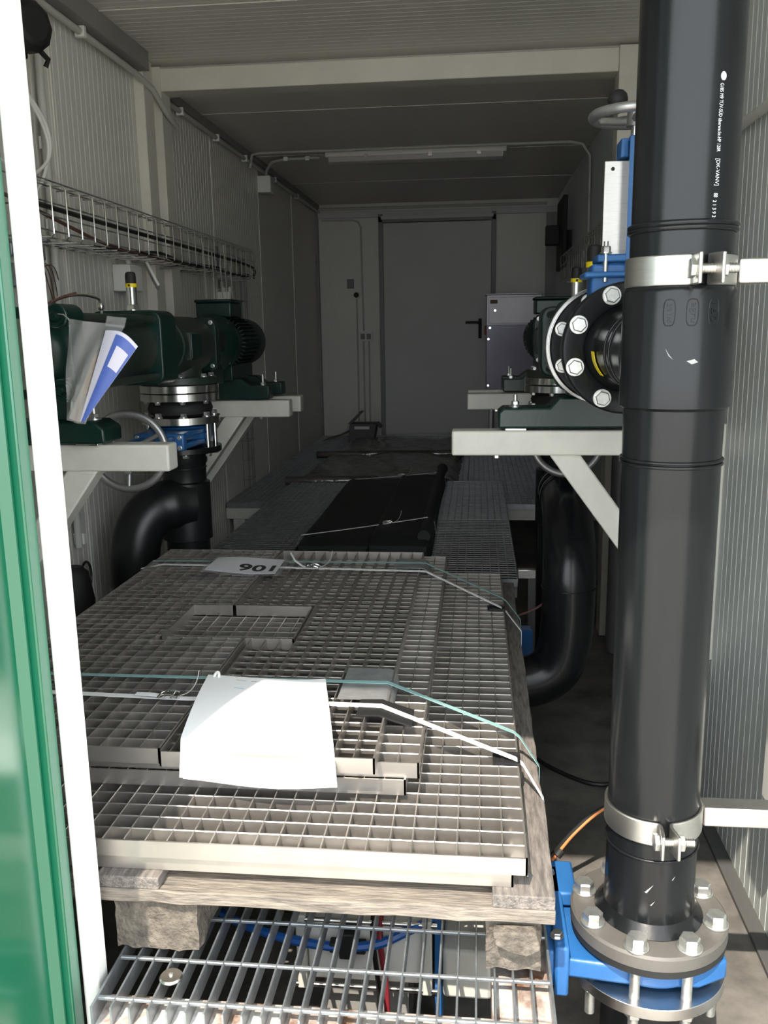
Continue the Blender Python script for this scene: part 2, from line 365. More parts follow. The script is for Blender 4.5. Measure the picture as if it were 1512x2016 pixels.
# front floor grating
grating('floor_grating', 'galvanised floor grating under the pallet in the foreground, long bars and thin cross rods', rect(-.606, .126, 1.165, 2.9), -1.05, .034, .0305, .1, 'galv', 'galv', t=.0035, low=.16, lowoff=.0288, tx=.006, ys=[1.188, 1.282, 1.392]+[1.5+.105*k for k in range(14)], skip=(0,))
# walkway and rear platform
grating('floor_grating', 'dark galvanised walkway grating left of and under the black sheet bundle', rect(-1.15, -.52, 3.25, 5.44), -.93, .03, .034, .034, 'galvd', 'galvd', t=.0028, low=.17, lowoff=.0252, tx=.0055)
grating('floor_grating', 'dark galvanised walkway grating right of the black sheet bundle', rect(-.515, .158, 3.25, 5.44), -.93, .03, .034, .034, 'galvd', 'galvd', t=.0028, low=.17, lowoff=.0252, tx=.0055)
grating('floor_grating', 'rear platform grating along the left wall leading to the boxes', rect(XL+.02, -.76, 4.87, YB-.07), -.962, .03, .034, .034, 'galvd', 'galvd', t=.0028, low=.17, lowoff=.0252, tx=.0055)
grating('floor_grating', 'rear platform grating in front of the grey door under the plastic film', rect(-.755, -.06, 4.87, YB-.07), -.962, .03, .034, .034, 'galvd', 'galvd', t=.0028, low=.17, lowoff=.0252, tx=.0055)
grating('floor_grating', 'rear platform grating at right beside the black elbow pipe', rect(-.055, XR-.03, 4.87, YB-.07), -.962, .03, .034, .034, 'galvd', 'galvd', t=.0028, low=.17, lowoff=.0252, tx=.0055)
# supports below
mb = MB(); mb.box(XL+.01, -1.13, 4.88, 4.96, -1.06, -.994); mb.box(-1.4, -1.33, 4.88, 4.96, ZF, -1.06); mb.box(XL+.01, XR-.02, 4.90, 4.96, -1.06, -.994); mb.box(.55, .62, 4.9, 4.96, ZF, -1.06); mb.box(XL+.01, XR-.02, YB-.2, YB-.14, ZF, -.994)
tag(obj('platform_beam', mb, 'beam', None, .003), 'pale steel beam carrying the front edge of the rear platform', 'beam')
mb = MB(); mb.box(-1.15, .158, 3.3, 3.36, -1.02, -.962); mb.box(-1.15, -1.09, 3.3, 3.36, ZF, -1.02); mb.box(.09, .15, 3.3, 3.36, ZF, -1.02)
tag(obj('walkway_beam', mb, 'greytrim', None, .003), 'grey steel frame under the walkway gratings', 'beam')
mb = MB(); mb.box(-.61, .13, 1.16, 1.235, ZF, -1.0845); mb.box(-1.3, .13, 2.85, 2.89, ZF, -1.0845)
tag(obj('sill_beam', mb, 'rust', None, .003), 'flaking painted steel sill under the front grating edge, rusty patches', 'sill')
mb = MB(); mb.box(.03, .126, 1.24, 1.48, -1.16, -1.0845); mb.box(.05, .115, 1.24, 1.30, ZF, -1.16)
tag(obj('corner_bracket', mb, 'rust', None, .003), 'flaking painted steel corner bracket under the right end of the front grating', 'bracket')
root = thing('washer_disc', 'round steel washer disc screwed onto the front floor grating', 'washer', (-.50, 1.237, -1.05))
mb = MB(); mb.lathe([(.019, 0), (.0195, .002), (.017, .005), (.004, .006)], (-.50, 1.237, -1.0495), (0, 0, 1), 32); obj('disc', mb, 'steel', root)
mb = MB(); mb.lathe([(.004, 0), (.004, .002), (.002, .003)], (-.50, 1.237, -1.0435), (0, 0, 1), 12); obj('screw_head', mb, 'zinc', root)
# machine box under the grating
root = thing('control_box', 'white control box with steel tie rods below the front grating', 'control box', (-.20, 1.6, ZF))
mb = MB(); mb.box(-.325, -.10, 1.50, 1.70, -1.255, -1.125); obj('box_body', mb, 'white', root, .010)
for z in (-1.118, -1.262): mb = MB(); mb.cyl((-.35, 1.495, z), (-.07, 1.495, z), .005, n=10); obj('tie_rod', mb, 'steel', root)
for x in (-.345, -.10): mb = MB(); mb.box(x, x+.020, 1.49, 1.71, -1.27, -1.108); obj('end_plate', mb, 'beam', root, .003)
mb = MB(); mb.box(-.06, .035, 1.50, 1.66, -1.28, -1.175); obj('side_housing', mb, 'beam', root, .008)
mb = MB(); mb.box(-.075, -.063, 1.50, 1.62, ZF, -1.11); obj('blue_post', mb, 'blue', root)
mb = MB(); mb.box(-.30, -.13, 1.54, 1.68, ZF, -1.255); obj('plinth', mb, 'greytrim', root)
mb = MB(); mb.tube(spline([(-.58, 1.60, -1.16), (-.46, 1.52, -1.155), (-.32, 1.475, -1.155), (-.20, 1.47, -1.15), (-.12, 1.49, -1.125), (.0, 1.56, -1.10), (.06, 1.62, -1.10)]), .009, 8)
tag(obj('blue_hose', mb, 'bluehose'), 'blue hose lying over the white control box below the front grating', 'hose')
mb = MB(); mb.tube(spline([(-.165, 1.47, -1.40), (-.168, 1.478, -1.25), (-.178, 1.475, -1.14), (-.18, 1.52, -1.105)]), .006, 8)
tag(obj('red_cable', mb, mat('red_cable', (.22, .02, .03), .5)), 'dark red cable crossing the white control box', 'cable')
mb = MB(); mb.tube(spline([(-.181, 1.47, -1.40), (-.183, 1.478, -1.25), (-.192, 1.475, -1.14), (-.195, 1.52, -1.105)]), .005, 8)
tag(obj('black_cable', mb, 'cable'), 'black cable crossing the white control box beside the red one', 'cable')
mb = MB(); mb.box(-.255, -.225, 1.455, 1.495, -1.172, -1.118); mb.box(-.275, -.205, 1.462, 1.485, -1.165, -1.145)
tag(obj('hose_fitting', mb, 'rubber', None, .003), 'black push fitting on the blue hose below the grating', 'fitting')

# ------------------------------------------------------------------ pallet
root = thing('wooden_pallet', 'weathered wooden pallet carrying the stack of gratings', 'pallet', (-.5, 2.15, -1.05))
def wobble(x0, x1, y0, y1, z0, z1, ax, n=24, a=.0025):
    mb = MB(); rows = []
    L = []
    for i in range(n+1):
        t = i/n; d = [random.uniform(-a, a) for _ in range(4)]
        if ax == 'y':
            y = y0+(y1-y0)*t; L.append([(x0+d[0], y, z0), (x1+d[1], y, z0+d[3]*.5), (x1+d[1], y, z1+d[2]*.3), (x0+d[0], y, z1+d[2]*.3)])
        else:
            x = x0+(x1-x0)*t; L.append([(x, y0+d[0], z0+d[3]), (x, y1+d[1], z0), (x, y1+d[1], z1), (x, y0+d[0]*1.4, z1+d[2]*.3)])
    vs = [p for q in L for p in q]
    fs = [(4*i+k, 4*i+(k+1) % 4, 4*i+4+(k+1) % 4, 4*i+4+k) for i in range(n) for k in range(4)]+[(3, 2, 1, 0), tuple(4*n+k for k in range(4))]
    return mb.add(vs, fs)
for x0, x1 in ((.03, .132), (-.64, -.53), (-.86, -.75), (-1.12, -1.0)):
    obj('deck_board', wobble(x0, x1, 1.288, 3.1, -.9235, -.9005, 'y'), 'wood', root, .002)
for y in (1.285, 2.1, 2.98):
    obj('cross_board', wobble(-1.12, .131, y, y+.1, -.9475, -.9235, 'x'), 'woodx', root, .002)
for y in (1.30, 2.1, 2.98):
    for x0, x1 in ((-.62, -.47), (.018, .112), (-1.12, -1.0)):
        mb = MB(); mb.box(x0, x1, y, y+.12, -1.0495, -.9475)
        o = obj('block', mb, 'chip', root)
        s = o.modifiers.new('sub', 'SUBSURF'); s.subdivision_type = 'SIMPLE'; s.levels = s.render_levels = 4
        tx = bpy.data.textures.new('crumble', 'CLOUDS'); tx.noise_scale = .03
        dm = o.modifiers.new('crumble', 'DISPLACE'); dm.texture = tx; dm.strength = .012; dm.mid_level = .75; dm.texture_coords = 'GLOBAL'
mb = MB(); mb.prism([(.03, -.96), (.10, -.958), (.108, -.99), (.085, -1.003), (.06, -.998), (.035, -.985)], 'y', 1.275, 1.297)
obj('block_splinter', mb, 'chip', root, .003)
mb = MB(); mb.lathe([(.006, 0), (.006, .001), (.003, .0016)], (.092, 1.345, -.9000), (0, 0, 1), 16); obj('nail_head', mb, 'galvd', root)

# ------------------------------------------------------------------ strapping on the stack
ZT = -.7485
def strap(name, label, mname, pts, w, y_dir=(0, 1, 0), cat='strap'):
    mb = MB(); P = [Vector(p) for p in pts]; Q = []
    for i in range(len(P)-1):
        for k in range(4): Q.append(P[i].lerp(P[i+1], k/4))
    Q.append(P[-1]); mb.ribbon(Q, y_dir, w, .0011)
    return mb
near_w = strap('', '', '', [(-1.12, 1.70, -.749), (-.60, 1.672, ZT+.002), (-.55, 1.67, ZT+.004), (-.188, 1.655, ZT+.006), (.080, 1.632, -.836), (.094, 1.628, -.845), (.134, 1.60, -.903), (.135, 1.60, -.95)], .017)
root = thing('white_strap', 'white woven strap over the front of the stack, passing under the papers', 'strap', (-.5, 1.66, -.75)); obj('webbing', near_w, 'strapw', root)
def curl(c, up, r=.0011):
    mb = MB(); c = Vector(c)
    mb.ribbon([c, c+V(-.02, .003, .004), c+V(-.045, .010, .020), c+V(-.06, .016, .045)] if up else [c, c+V(-.03, 0, .004), c+V(-.07, .004, .003)], (0, 1, 0), .015, r); return mb
obj('loose_end', curl((-.640, 1.674, ZT+.004), False), 'strapw', root)
root2 = thing('white_strap', 'white woven strap over the back of the stack, end curled up by the 106 card', 'strap', (-.5, 2.7, -.75))
obj('webbing', strap('', '', '', [(-1.10, 2.72, -.76), (-1.03, 2.735, ZT), (-.45, 2.70, ZT+.002), (-.158, 2.68, ZT+.003), (.074, 2.61, -.836), (.090, 2.60, -.845), (.137, 2.575, -.90), (.137, 2.57, -.95)], .017), 'strapw', root2)
obj('loose_end', curl((-.535, 2.70, ZT+.004), True), 'strapw', root2)
def buckle(x, y, z, label):
    r = thing('wire_buckle', label, 'buckle', (x, y, z))
    mb = MB(); a, b = .022, .013
    for s in (-1, 1):
        mb.tube([(x-a*.9, y+s*b, z+.004), (x-a*.3, y+s*b, z+.009), (x+a*.3, y+s*b, z+.009), (x+a*.9, y+s*b, z+.004)], .0018, 8)
    for xx in (-.9, -.35, .35, .9): mb.tube([(x+a*xx, y-b-.003, z+.006), (x+a*xx, y+b+.003, z+.006)], .0018, 8)
    obj('wire_frame', mb, 'bright', r)
    mb = MB(); mb.tube(bez((x+a, y, z+.004), (x+a+.02, y, z+.006), (x+a+.035, y+.01, z+.02), (x+a+.04, y+.012, z+.055), 8), .0008, 6); obj('wire_tail', mb, 'gcable', r)
buckle(-.635, 1.674, ZT+.004, 'bright wire buckle on the front white strap left of the papers')
buckle(-.520, 2.70, ZT+.004, 'bright wire buckle on the back white strap right of the 106 card')
mb = strap('', '', '', [(-1.12, 1.80, -.749), (-.9, 1.79, ZT), (-.188, 1.783, ZT+.003), (.080, 1.752, -.836), (.094, 1.748, -.846), (.134, 1.735, -.903), (.135, 1.735, -.95)], .014)
tag(obj('teal_strap', mb, 'strapg'), 'teal plastic strap across the stack just behind the white papers', 'strap')
mb = strap('', '', '', [(-1.12, 2.775, -.78), (-1.08, 2.778, ZT), (-.9, 2.78, ZT+.001), (-.166, 2.785, ZT+.003), (.080, 2.71, -.836), (.096, 2.70, -.846), (.139, 2.69, -.90), (.139, 2.69, -.95)], .014)
tag(obj('teal_strap', mb, 'strapg'), 'teal plastic strap at the back of the stack behind the 106 card', 'strap')
for y, lab in ((1.632, 'black plastic edge guard under the front white strap at the right stack edge'), (2.605, 'black plastic edge guard under the back white strap at the right stack edge')):
    mb = MB(); mb.box(.035, .087, y-.024, y+.024, -.8395, -.8375); mb.box(.0865, .0885, y-.024, y+.024, -.875, -.8375)
    for s in (-1, 1): mb.box(.04, .087, y+s*.022-.0015, y+s*.022+.0015, -.8375, -.8335)
    mb.box(.05, .058, y-.006, y+.006, -.8375, -.835)
    tag(obj('edge_guard', mb, 'rubber'), lab, 'edge guard')
for x0, x1, y0, y1, lab in ((-.285, -.180, 1.695, 1.865, 'dull galvanised bent plate under the front teal strap'), (-.265, -.158, 2.72, 2.83, 'dull galvanised bent plate under the back teal strap')):
    mb = MB(); mb.surf([[(x, y, z) for x, z in ((x0, ZT), (x1-.012, ZT+.0005), (x1-.003, ZT-.003), (x1+.004, ZT-.012), (x1+.008, ZT-.028))] for y in (y1, y0)], .0015)
    tag(obj('corner_plate', mb, 'galvp'), lab, 'plate')
mb = MB(); mb.surf([[(x, y, z) for x, z in ((-.235, ZT-.0005), (-.19, ZT+.001), (-.165, ZT-.008), (-.125, ZT-.020))] for y in (1.69, 1.655, 1.615)], .004)
tag(obj('rubber_pad', mb, 'rubber'), 'black rubber pad under the front white strap at the bend', 'pad')
# papers
root = thing('paper_sheets', 'blank-looking bright white papers fastened under the front teal strap', 'papers', (-.42, 1.55, -.748))
def sheet(off, sh):
    rows = []
    n = 14
    for i in range(n+1):
        t = i/n; yy = 1.772-(1.772-1.405)*t
        z = ZT+.008+off+.010*math.sin(t*PI)
        if t > .86: z -= (t-.86)/.14*.052; yy = yy+.012*(t-.86)/.14
        row = []
        for j in range(9):
            s = j/8; xl = -.582+.052*t; xr = -.322+.074*t
            x = xl+(xr-xl)*s+sh*t; row.append((x, yy-.012*math.sin(s*PI)*(1-t)**2*1.4-.004*s*t+sh*.3, z+.006*math.sin(s*PI*1.5+t*2)+.012*(1-t)**3*abs(s-.35)))
        rows.append(row)
    mb = MB(); mb.surf(rows, .0006); return mb, rows
m1, rows = sheet(.002, 0); o = obj('top_sheet', m1, 'paper', root)
m2, _ = sheet(-.0015, .006); obj('lower_sheet', m2, 'paper', root)
def smudge(r0, c0, n, mname, nm):
    mb = MB()
    for k in range(n):
        a = Vector(rows[r0][c0+k]).lerp(Vector(rows[r0][c0+k+1]), .15); b = Vector(rows[r0][c0+k]).lerp(Vector(rows[r0][c0+k+1]), .8)
        d = (Vector(rows[r0+1][c0])-Vector(rows[r0][c0]))*.12; u = V(0, 0, .0012)
        mb.add([a+u, b+u, b+d+u, a+d+u], [(0, 1, 2, 3)])
    obj(nm, mb, mname, root)
smudge(1, 2, 2, 'greyink', 'print_line'); smudge(1, 6, 1, 'greyink', 'print_line'); smudge(3, 2, 2, 'blueink', 'print_line')
mb = MB(); mb.tube(bez((-.565, 1.757, ZT+.014), (-.56, 1.765, ZT+.03), (-.55, 1.76, ZT+.03), (-.553, 1.75, ZT+.012), 8), .0035, 8)
obj('tie', mb, 'white', root)
# the numbered card
root = thing('number_card', 'laminated white card printed 106 lying upside down on the stack', 'card', (-.74, 2.69, ZT+.004))
def cardz(s, t): return ZT+.006+.004*math.sin(s*5+t*2)+.010*(1-s)*(t)
def cardp(s, t, e=0): return V(-.872+.255*s+.012*t, 2.805-.225*t+.004*s, cardz(s, t)+e)
mb = MB(); mb.surf([[cardp(j/8, i/6) for j in range(9)] for i in range(7)], .0008); obj('laminate', mb, 'film', root)
mb = MB(); mb.surf([[cardp(.05+.88*j/8, .05+.84*i/6, .0012) for j in range(9)] for i in range(7)], .0008); obj('card_sheet', mb, mat('card_paper', (.74, .74, .78), .35), root)
g = text_geo('106', 1.0, .03); xs = [p[0] for p in g.v]; ys = [p[1] for p in g.v]; x0, x1, y0, y1 = min(xs), max(xs), min(ys), max(ys)
mb = MB(); mb.add([cardp(.88-.46*(p[0]-x0)/(x1-x0), .40+.36*(p[1]-y0)/(y1-y0), .0022) for p in g.v], g.f)
obj('number', mb, 'ink', root, smooth=False, label='black digits 106')

# ------------------------------------------------------------------ riser pipe with tee
AX, AY, AZ = .325, 1.52, -.048
def PX(z): return .327+.004*(z+.4)
root = thing('riser_pipe', 'tall black plastic riser pipe with tee in the right foreground', 'pipe', (AX, AY, -1.115))
mb = MB(); mb.lathe([(.0805, -.215), (.0805, -.85), (.0805, -.925), (.0805, -1.0), (.082, -1.05), (.098, -1.069)], (AX, AY, 0), (0, 0, 1), 64); obj('lower_pipe', mb, 'pe', root)
mb = MB(); mb.lathe([(.0795, .148), (.0795, 1.14)], (AX, AY, 0), (0, 0, 1), 64); obj('upper_pipe', mb, 'pe', root)
mb = MB(); mb.lathe([(.0805, -.225), (.0815, -.135), (.0885, -.130), (.0885, .050), (.084, .060), (.0805, .062), (.0805, .15)], (AX, AY, 0), (0, 0, 1), 64)
mb.lathe([(.0885, .03), (.083, .09), (.0795, .12), (.0795, .45)], (AX, AY, AZ), (0, 1, 0), 64)
obj('tee', mb, 'pe', root)
for z, r in ((.146, .0045), (.153, .0045), (-.218, .003), (-.225, .003), (-.925, .0022)):
    mb = MB(); mb.torus((AX, AY, z), (0, 0, 1), .0815, r); obj('fusion_bead', mb, 'pe', root)
for y in (.20, .26): mb = MB(); mb.torus((AX, AY+y, AZ), (0, 1, 0), .0805, .0025); obj('fusion_bead', mb, 'pe', root)
mb = MB(); mb.lathe([(.0795, 1.94), (.083, 1.985), (.093, 1.998), (.094, 2.0225), (.141, 2.0225), (.141, 2.036), (.07, 2.036)], (AX, 0, AZ), (0, 1, 0), 64); obj('stub_end', mb, 'pe', root)
# loose flange rings
mb = MB(); mb.lathe([(.094, 0), (.100, -.004), (.138, -.004), (.1425, 0), (.1425, .022), (.094, .022)], (AX, 2.0, AZ), (0, 1, 0), 64, True)
obj('branch_flange', mb, 'pe', root, label='black flange ring on the tee branch')
mb = MB(); mb.lathe([(.089, 0), (.138, 0), (.1425, -.004), (.1425, -.026), (.089, -.026)], (AX, AY, -1.071), (0, 0, 1), 64, True)
obj('base_flange', mb, 'ring', root, label='grey brown flange ring at the foot')
mb = MB(); mb.ring(.141, .05, (AX, AY, -1.1115), (0, 0, 1), .0145, 64); obj('gasket', mb, 'rubber', root)
for k in range(8):
    a = PI/8+k*PI/4+.05
    c = V(AX+.120*math.cos(a), AY+.120*math.sin(a), -1.071)
    obj('flange_bolt', hexbolt(c, (0, 0, 1), .0185, .022), 'zinc', root, .0008)
for k in range(8):
    a = PI/8+k*PI/4-.06
    c = V(AX+.119*math.cos(a), 1.996, AZ+.119*math.sin(a))
    obj('flange_bolt', hexbolt(c, (0, -1, 0), .0165, .016), 'zinc', root, .0008)
# print on the pipe
def on_pipe(g, z_top, ang0, size_scale, r, hscale=1.0):
    mb = MB(); vs = []
    for p in g.v:
        a = ang0+p[1]*hscale/r; vs.append(V(AX+r*math.sin(a), AY-r*math.cos(a), z_top-p[0]*size_scale))
    return mb.add(vs, g.f)
def printed(body, z0, z1, ang, hgt, nm='pipe_print'):
    g = text_geo(body, 1.0); xs = [p[0] for p in g.v]; ys = [p[1] for p in g.v]
    mx, Mx, my, My = min(xs), max(xs), min(ys), max(ys)
    g.v = [((p[0]-mx)/(Mx-mx)*(z0-z1), (p[1]-my)/(My-my)*hgt, 0) for p in g.v]
    mb = on_pipe(g, z0, ang, 1.0, .0799); obj(nm, mb, mat('white_print', (.78, .80, .82), .6) if 'white_print' not in bpy.data.materials else bpy.data.materials['white_print'], root, smooth=False)
A0 = .37
def circ(cx, cy, r, rx, ang=0):
    g = MB(); g.add([(cx+rx*math.cos(2*PI*i/20), cy+r*math.sin(2*PI*i/20), 0) for i in range(20)], [tuple(range(20))]); return g
g = circ(0, .004, .0048, .0062)
obj('pipe_print', on_pipe(g, .358, A0, 1, .0799), mat('white_print', (.78, .80, .82), .6), root, smooth=False)
printed('G185 M9 TÜV-SÜD überwacht-HP 120R', .348, .253, A0-.01, .0075)
printed('[DK-VANV]', .243, .205, A0-.03, .0085)
printed('88', .194, .188, A0-.02, .007)
printed('2 1 3 9 2', .184, .159, A0-.03, .006)
# raised marks on the tee
def oval(ang, z, w, h, body, hw):
    mb = MB(); n = 32; r = .0886; pts = []
    for i in range(n+1):
        t = 2*PI*i/n; ex = math.copysign(abs(math.cos(t))**.5, math.cos(t)); ez = math.copysign(abs(math.sin(t))**.8, math.sin(t))
        a = ang+w*ex/r; pts.append(V(AX+r*math.sin(a), AY-r*math.cos(a), z+h*ez))
    mb.tube(pts, .0008, 6, False)
    g = text_geo(body, 1.0); xs = [p[0] for p in g.v]; ys = [p[1] for p in g.v]; mx, Mx, my, My = min(xs), max(xs), min(ys), max(ys)
    vs = []
    for p in g.v:
        a = ang-hw/2/r+(p[1]-my)/(My-my)*hw/r; vs.append(V(AX+(r+.0006)*math.sin(a), AY-(r+.0006)*math.cos(a), z+h*.75-(p[0]-mx)/(Mx-mx)*h*1.5))
    mb.add(vs, g.f); obj('raised_mark', mb, 'pe', root, smooth=False)
oval(-.36, .019, .009, .020, '2/5 160', .008); oval(.03, .019, .009, .020, 'agru', .010); oval(.42, .019, .009, .020, '160', .010)
# scuffs
for pts, ang in (([(0, 0), (.006, -.012), (.013, -.018), (.007, -.011)], -.40), ([(0, 0), (.012, .003), (.018, -.002), (.008, -.005)], -.03)):
    g = MB(); g.add([(-p[1], p[0], 0) for p in pts], [(0, 1, 2, 3)]); obj('scuff', on_pipe(g, -.035 if ang < -.2 else -.055, ang, 1, .0890), 'pale', root, smooth=False)
for z, a, s in ((-.985, -.36, .9), (-1.01, -.2, .5), (-.96, .25, .4)):
    g = MB(); g.add([(0, 0, 0), (.004*s, .010*s, 0), (-.016*s, .022*s, 0), (.002*s, .006*s, 0)], [(0, 1, 2, 3)]); obj('scuff', on_pipe(g, z, a, 1, .0812), 'pale', root, smooth=False)
# yellow tag on the branch
mb = MB(); rr = [] 
for k in range(9):
    a = PI+.05+k*.085; rr.append([V(AX+.0828*math.cos(a), 1.915+e, AZ+.0828*math.sin(a)) for e in (0, .05)])
mb.surf(rr, .0006); obj('yellow_tag', mb, 'yellow', root, label='yellow adhesive tag')

# pipe clamps
def clamp(z0, z1, gap, label, ang=.55):
    r0 = thing('pipe_clamp', label, 'clamp', (AX, AY, z0))
    zc = (z0+z1)/2; r = .0835; t = .006
    def band(a0, a1, ear):
        mb = MB(); ins = []; n = 24; pts = []
        for i in range(n+1):
            a = a0+(a1-a0)*i/n; pts.append(V(AX+r*math.sin(a), AY-r*math.cos(a), zc))
        d = pts[-1]-V(AX, AY, zc); d.normalize()
        tan = (pts[-1]-pts[-2]).normalized()
        pts += [pts[-1]+tan*.004+d*.002, pts[-1]+tan*.007+d*.008, pts[-1]+tan*.008+d*.022, pts[-1]+tan*.008+d*.046]
        mb.ribbon(pts, (0, 0, 1), z1-z0, t)
        return mb, pts[-2]
    a_e = ang
    b1, e1 = band(-PI+.9, a_e-gap/2, 1); b2, e2 = band(PI+.9, a_e+gap/2, -1)
    obj('band', b1, 'brushed', r0, .002); obj('band', b2, 'brushed', r0, .002)
    ax = (e2-e1).normalized()
    c1 = e1-ax*.004; c2 = e2+ax*.004
    mb = MB(); mb.cyl(c1-ax*.001, c2+ax*.030, .0072, n=16)
    for k in range(16): 
        c = c1.lerp(c2+ax*.030, k/16); mb.torus(c, ax, .0072, .0009, 16, 6)
    cb = obj('clamp_bolt', mb, 'steel', r0)
    obj('bolt_head', hexbolt(c1+ax*.0005, -ax, .0150, .011, False), 'zinc', cb, .0006)
    obj('nut', hexbolt(c2-ax*.0005, ax, .0150, .014, True), 'zinc', cb, .0006)
    mb = MB(); mb.box(AX+.0865, XR-.004, AY-.02, AY+.02, zc-(z1-z0)*.42, zc+(z1-z0)*.42); obj('support_arm', mb, 'brushed', r0, .003)
    mb = MB(); mb.box(XR-.008, XR-.0025, AY-.05, AY+.05, zc-.05, zc+.05); obj('wall_plate', mb, 'brushed', r0, .002)
clamp(.060, .106, .40, 'brushed steel pipe clamp with arm, around the riser above the tee', .15)
clamp(-.892, -.848, .34, 'brushed steel pipe clamp with arm, low on the riser near its foot flange', .05)

# lower knife gate valve
root = thing('gate_valve', 'blue gate valve between flanges under the black riser pipe', 'valve', (AX, AY, -1.22))
mb = MB(); mb.lathe([(.085, -1.165), (.108, -1.16), (.108, -1.115), (.085, -1.1125)], (AX, AY, 0), (0, 0, 1), 48)
mb.prism([(.165, 1.43), (.30, 1.415), (.40, 1.42), (.455, 1.45), (.455, 1.60), (.40, 1.62), (.165, 1.62)], 'z', -1.160, -1.122)
obj('body', mb, 'blue', root, .006)
mb = MB(); mb.box(.145, .170, 1.41, 1.66, -1.185, -1.085); mb.box(.132, .147, 1.42, 1.65, -1.175, -1.10); mb.box(.128, .20, 1.57, 1.68, -1.115, -1.085); obj('gate_housing', mb, 'blue', root, .005)
mb = MB(); mb.box(.048, .135, 1.46, 1.60, -1.155, -1.147); obj('gate_blade', mb, 'steel', root)
mb = MB(); mb.cyl((.05, 1.53, -1.13), (.14, 1.53, -1.13), .008, n=12); obj('stem', mb, 'steel', root)
mb = MB(); mb.ring(.1425, .06, (AX, AY, -1.195), (0, 0, 1), .022, 64); obj('bottom_flange', mb, 'steel', root, .001, label='plain steel bottom flange')
for k in range(8):
    a = PI/8+k*PI/4+.05; c = V(AX+.120*math.cos(a), AY+.120*math.sin(a), 0)
    mb = MB(); mb.cyl(c+V(0, 0, -1.26), c+V(0, 0, -1.0985), .0095, n=16); sd = obj('stud', mb, 'zinc', root)
    obj('stud_nut', hexbolt(c+V(0, 0, -1.1955), (0, 0, -1), .0155, .016), 'zinc', sd)
for y in (1.44, 1.63): obj('housing_bolt', hexbolt((.150, y, -1.083), (0, 0, 1), .010, .009), 'steel', root)
mb = MB(); mb.lathe([(.0795, -1.43), (.0795, -1.21), (.095, -1.1955)], (AX, AY, 0), (0, 0, 1), 48)
tag(obj('pipe_stub', mb, 'ped'), 'short black pipe stub entering the floor under the blue gate valve', 'pipe')

# upper knife gate valve on the tee branch
VY = 2.10; GX = .339
root = thing('gate_valve', 'upright blue gate valve with steel gate behind the top clamp of the riser', 'valve', (AX, VY, -.19))
mb = MB(); mb.lathe([(.085, -.045), (.108, -.04), (.108, .04), (.085, .045)], (AX, VY, AZ), (0, 1, 0), 48)
mb.prism([(AX-.082, -.02), (AX-.076, .06), (AX-.074, .135), (AX+.074, .135), (AX+.076, .06), (AX+.082, -.02)], 'y', VY-.040, VY+.040)
mb.box(AX-.092, AX+.092, VY-.055, VY+.055, .105, .118)
obj('body', mb, 'blue', root, .005)
mb = MB(); mb.box(GX-.078, GX+.078, VY-.048, VY+.048, .1385, .155); mb.box(GX-.06, GX+.06, VY-.03, VY+.03, .118, .14); obj('gland', mb, 'blue', root, .004)
mb = MB(); mb.box(GX-.064, GX+.064, VY-.005, VY+.005, .13, .355); obj('gate_blade', mb, 'brushed', root, .0015, label='pale steel gate plate')
mb = MB(); mb.cyl((GX-.046, VY-.0056, .338), (GX-.046, VY-.0052, .338), .0042, n=16); obj('gate_hole', mb, 'ink', root)
for s in (-1, 1):
    mb = MB(); mb.box(GX-.018, GX+.022, VY+s*.046-.0035, VY+s*.046+.0035, .10, .398); obj('yoke_plate', mb, 'blue', root, .001)
mb = MB(); mb.box(GX-.018, GX+.022, VY-.05, VY+.05, .391, .398); mb.box(GX-.032, GX-.016, VY-.02, VY+.05, .36, .398); obj('yoke_top', mb, 'blue', root, .002)
for q_ in ((GX-.002, GX+.02, .25, .33), (GX-.008, GX+.014, .155, .19)): mb = MB(); mb.box(q_[0], q_[1], VY-.0512, VY-.0498, q_[2], q_[3]); obj('sticker', mb, 'paper', root)
for s in (-1, 1):
    mb = MB(); mb.cyl((GX+s*.060, VY-.043, .096), (GX+s*.060, VY-.043, .182), .0055, n=12); sd = obj('gland_stud', mb, 'steel', root)
    obj('gland_nut', hexbolt((GX+s*.060, VY-.043, .156), (0, 0, 1), .0105, .016), 'steel', sd)
mb = MB(); mb.cyl((GX, VY, .36), (GX, VY, .47), .010, n=16); obj('stem', mb, 'steel', root)
def handwheel(parent, c, ax, R, tilt=0, knob=True):
    c = Vector(c); d = Vector(ax).normalized(); a = d.orthogonal().normalized() if abs(d.z) < .99 else V(1, 0, 0); b = d.cross(a)
    mb = MB(); m = 12
    mb.lathe([(R+.0125*math.cos(2*PI*j/m), .011*math.sin(2*PI*j/m)) for j in range(m)], c, d, 64, True)
    mb.cyl(c-d*.022, c+d*.012, .020, .018, n=20)
    for k in range(3):
        t = .5+tilt+k*2*PI/3; u = a*math.cos(t)+b*math.sin(t); mb.tube([c+u*.012-d*.008, c+u*R*.5-d*.006, c+u*(R-.004)], [.011, .009, .008], 10)
    wobj = obj('handwheel', mb, 'alu', parent)
    return wobj, a, b
wh, a, b = handwheel(root, (GX, VY, .447), (0, 0, 1), .090)
mb = MB(); kc = V(.299, VY-.0, .452); mb.cyl(kc, kc+V(0, 0, .02), .005, n=12); mb.lathe([(.006, .008), (.016, .014), (.021, .024), (.0215, .030), (.019, .040), (.012, .047), (.003, .050)], kc, (0, 0, 1), 24); obj('knob', mb, 'rubber', wh, label='black ball knob')
mb = MB(); mb.lathe([(.10, 0), (.138, 0), (.1425, .004), (.1425, .022), (.10, .022)], (AX, 2.325, AZ), (0, 1, 0), 64, True); obj('rear_flange', mb, 'pe', root, label='black flange ring behind the valve')
